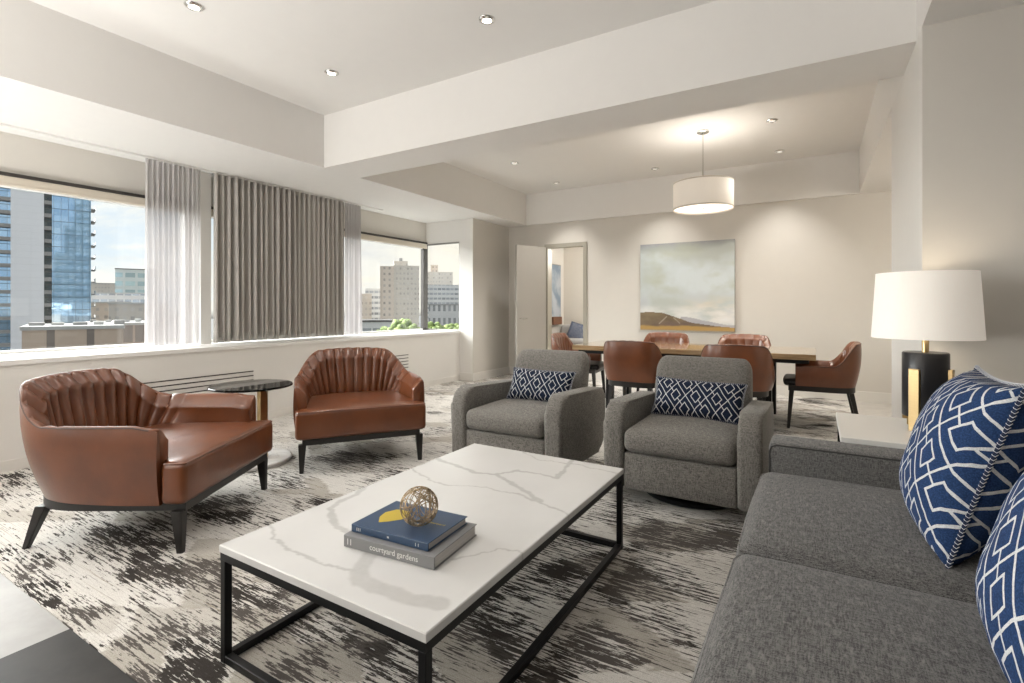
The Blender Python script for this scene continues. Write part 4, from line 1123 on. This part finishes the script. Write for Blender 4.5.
M['tan'] = facade('tan_panel', (.60, .47, .37), (.17, .14, .12), 3.4, 4.6, (.3, .5), (.15, .8), .8)
M['brown_dk'] = facade('brown_glass_strip', (.46, .37, .30), (.20, .17, .15), 1.5, 4.6, (.1, .9), (.0, .9), .7)
M['roofgrey'] = mat('pale_roof', (.48, .47, .45), .8)
M['white_f'] = facade('white_slab_block', (.72, .71, .69), (.26, .27, .28), 2.2, 2.5, (.08, .92), (.35, .8))
M['beige_f'] = facade('beige_block', (.68, .57, .47), (.32, .28, .25), 1.9, 2.2, (.3, .7), (.3, .72))
M['beige_f2'] = facade('grey_beige_block', (.60, .54, .47), (.38, .35, .32), 1.6, 2.2, (.25, .75), (.3, .72))
M['stone_f'] = facade('grey_stone_hall', (.60, .58, .56), (.20, .20, .20), 1.6, 4.2, (.25, .75), (.3, .8))
M['glass_f'] = facade('pale_glass_block', (.50, .54, .52), (.22, .30, .30), 4, 3.4, (.1, .9), (.25, .8))
M['dkroof'] = mat('dark_roof', (.10, .095, .09), .8)
def face(px): return YAW + math.atan((512-px)/FPX)
def roof_units(r, h):
    rnd = random.Random(int(h*100)); 
    for k_ in range(5):
        a = -4+1.9*k_; q_ = rnd.uniform(.5, 1.1)
        obj('roof_unit', bx(a, a+rnd.uniform(.7, 1.4), -2-q_, -1, h, h+.3+q_*.5, bev=.03, seg=1), M['roofgrey'] if k_ % 2 else M['conc2'], r, False)
# roof terrace building close by, below eye level
bld('flat_roofed_building', 'low brown flat roofed building at the foot of the glass tower', 75, 62, 11.5, 12, farz(327, 62), face(75), M['tan'], M['roofgrey'], roof_units)
bld('flat_roofed_building', 'low brown building with a glazed strip right of the tower, behind the sill', 122, 84, 12.0, 14, farz(328.5, 64), face(124), M['brown_dk'], M['roofgrey'], roof_units)
bld('office_block', 'pale glass office block with a dark flat roof, top right in the left window', 137, 215, 17, 20, farz(271, 215), face(137)-.02, M['glass_f'], M['dkroof'])
bld('city_block', 'white terraced block below the glass office block in the left window', 122, 180, 24, 16, farz(294, 180), face(122)-.2, M['white_f'], M['roofgrey'])
bld('city_block', 'hazy grey block farthest away beside the glass tower', 104, 330, 28, 20, farz(284, 330), face(104), M['beige_f2'], M['conc2'])
bld('city_block', 'beige low block just right of the glass tower', 103, 150, 12, 16, farz(303, 150), face(103)+.2, M['beige_f'], M['roofgrey'])
bld('city_block', 'grey beige low block behind the sheer curtain in the left window', 140, 135, 14, 14, farz(304, 135), face(140)-.1, M['beige_f2'], M['roofgrey'])
# the storeys of the hotel above this room and its taller wing, mirrored in the tower's glass
M['wing'] = facade('dark_wing', (.035, .045, .042), (.015, .025, .03), 3, 3.2, (.15, .85), (.2, .8), .6)
bm = B(); box(bm, -5.8, 20, -2.9, 40, 3.6, 13); box(bm, -5.6, 20, 4.5, 40, 13, 28); box(bm, -5.4, 20, 8.5, 40, 28, 41); box(bm, -5.2, 20, 12, 40, 41, 55)
struct('exterior_upper_storeys', bm, M['wing'])
# beyond the corner window
def crown(r, h):
    obj('roof_house', bx(-5, 1, -3, 3, h, h+2.4), M['beige_f2'], r, False)
    obj('water_tank', bx(-2.6, -1.2, -1, 1, h+2.4, h+3.9), M['conc2'], r, False)
bld('apartment_tower', 'tall beige apartment tower in the corner window', 405, 230, 11.5, 16, farz(267, 230), face(405)+.06, M['beige_f2'], None, crown)
bld('apartment_tower', 'beige apartment wing left of the tall tower in the corner window', 387, 196, 5.2, 10, farz(272.5, 226), face(386), M['beige_f'], None)
bld('city_block', 'white apartment block at the left of the corner window', 374, 240, 8, 14, farz(289, 240), face(374), M['white_f'], None)
bld('city_block', 'grey stone block beside the narrow sheer curtain in the corner window', 364, 200, 6, 10, farz(294, 200), face(364), M['beige_f2'], None)
bld('city_block', 'brown block with a rooftop house behind the long white building', 438, 300, 17, 18, farz(273, 300), face(438), M['beige_f2'], None,
    lambda r, h: obj('roof_house', bx(-4.2, 0, -3, 3, h, h+4.5), M['beige_f'], r, False))
bld('office_block', 'long white office building with rows of windows right of the corner mullion', 444, 275, 21, 16, farz(285.5, 275), face(444)+.12, M['white_f'], None)
def arches(r, h):
    for i in range(4):
        bm = B(); c_ = -4.4+i*2.9; pts = [(c_-.95, 0), (c_+.95, 0)]+[(c_+.95*math.cos(a*PI/8), 2+.95*math.sin(a*PI/8)) for a in range(9)]
        pts = [(a, b_) for a, b_ in pts]
        lo = [bm.verts.new((a, -6.06, h-9.3+b_)) for a, b_ in pts]; hi = [bm.verts.new((a, -5.9, h-9.3+b_)) for a, b_ in pts]
        bm.faces.new(lo); bm.faces.new(hi[::-1])
        for q_ in range(len(pts)): bm.faces.new((lo[q_], lo[(q_+1) % len(pts)], hi[(q_+1) % len(pts)], hi[q_]))
        obj('arched_window', bm, M['dkroof'], r, False)
bld('stone_hall', 'grey stone hall with arched windows above the trees', 447, 165, 11.5, 12, farz(305, 165), face(447), M['stone_f'], M['conc2'], arches)
bld('low_building', 'low dark roofed building at the bottom left of the corner window', 372, 120, 9, 10, farz(321, 120), face(372), M['white_f'], M['dkroof'])

# street trees
def f_leaf(t, p):
    n = t.noise(t.obj(), .9, 5, .7)
    t.l.new(t.mix(t.ss(n, .35, .65), (.13, .19, .05), (.33, .40, .14)), p.inputs['Base Color'])
M['leaf'] = mat('spring_leaves', rough=.8, fn=f_leaf)
M['bark'] = mat('bark', (.08, .06, .045), .9)
def tree(label, px, D, ztop, rad_, seed):
    p = far(px, D); rnd = random.Random(seed)
    r = thing('street_tree', label, 'tree', (p.x, p.y, GZ), 0, 'street trees below the corner window')
    h = ztop-GZ
    bm = B(); tube(bm, [(0, 0, 0), (.1, .05, h*.4), (0, .1, h*.75)], [.35, .25, .12], 8); obj('trunk', bm, M['bark'], r)
    bm = B()
    for k in range(70):
        d_ = Vector((rnd.gauss(0, 1), rnd.gauss(0, 1), rnd.gauss(0, .8))).normalized()*rad_*rnd.uniform(.35, .95)
        s_ = rnd.uniform(.16, .34)*rad_
        q_ = bmesh.ops.create_icosphere(bm, subdivisions=2, radius=s_)
        for v in q_['verts']:
            v.co *= 1+.5*mnoise.noise(v.co*2.2/s_*.5+Vector((k, 0, 0)))
            v.co += Vector((d_.x, d_.y, d_.z*.8+h-rad_*.98))
    obj('crown', bm, M['leaf'], r, True, 180)
tree('light green street tree left of the corner mullion', 404, 84, farz(318.5, 84), 2.6, 1)
tree('light green street tree just right of the corner mullion', 433, 96, farz(319, 96), 2.2, 2)
tree('light green street tree below the arched stone hall', 453, 110, farz(321, 110), 2.2, 3)
tree('small green street tree beside the low dark roofed building', 386, 102, farz(325, 102), 2.0, 4)
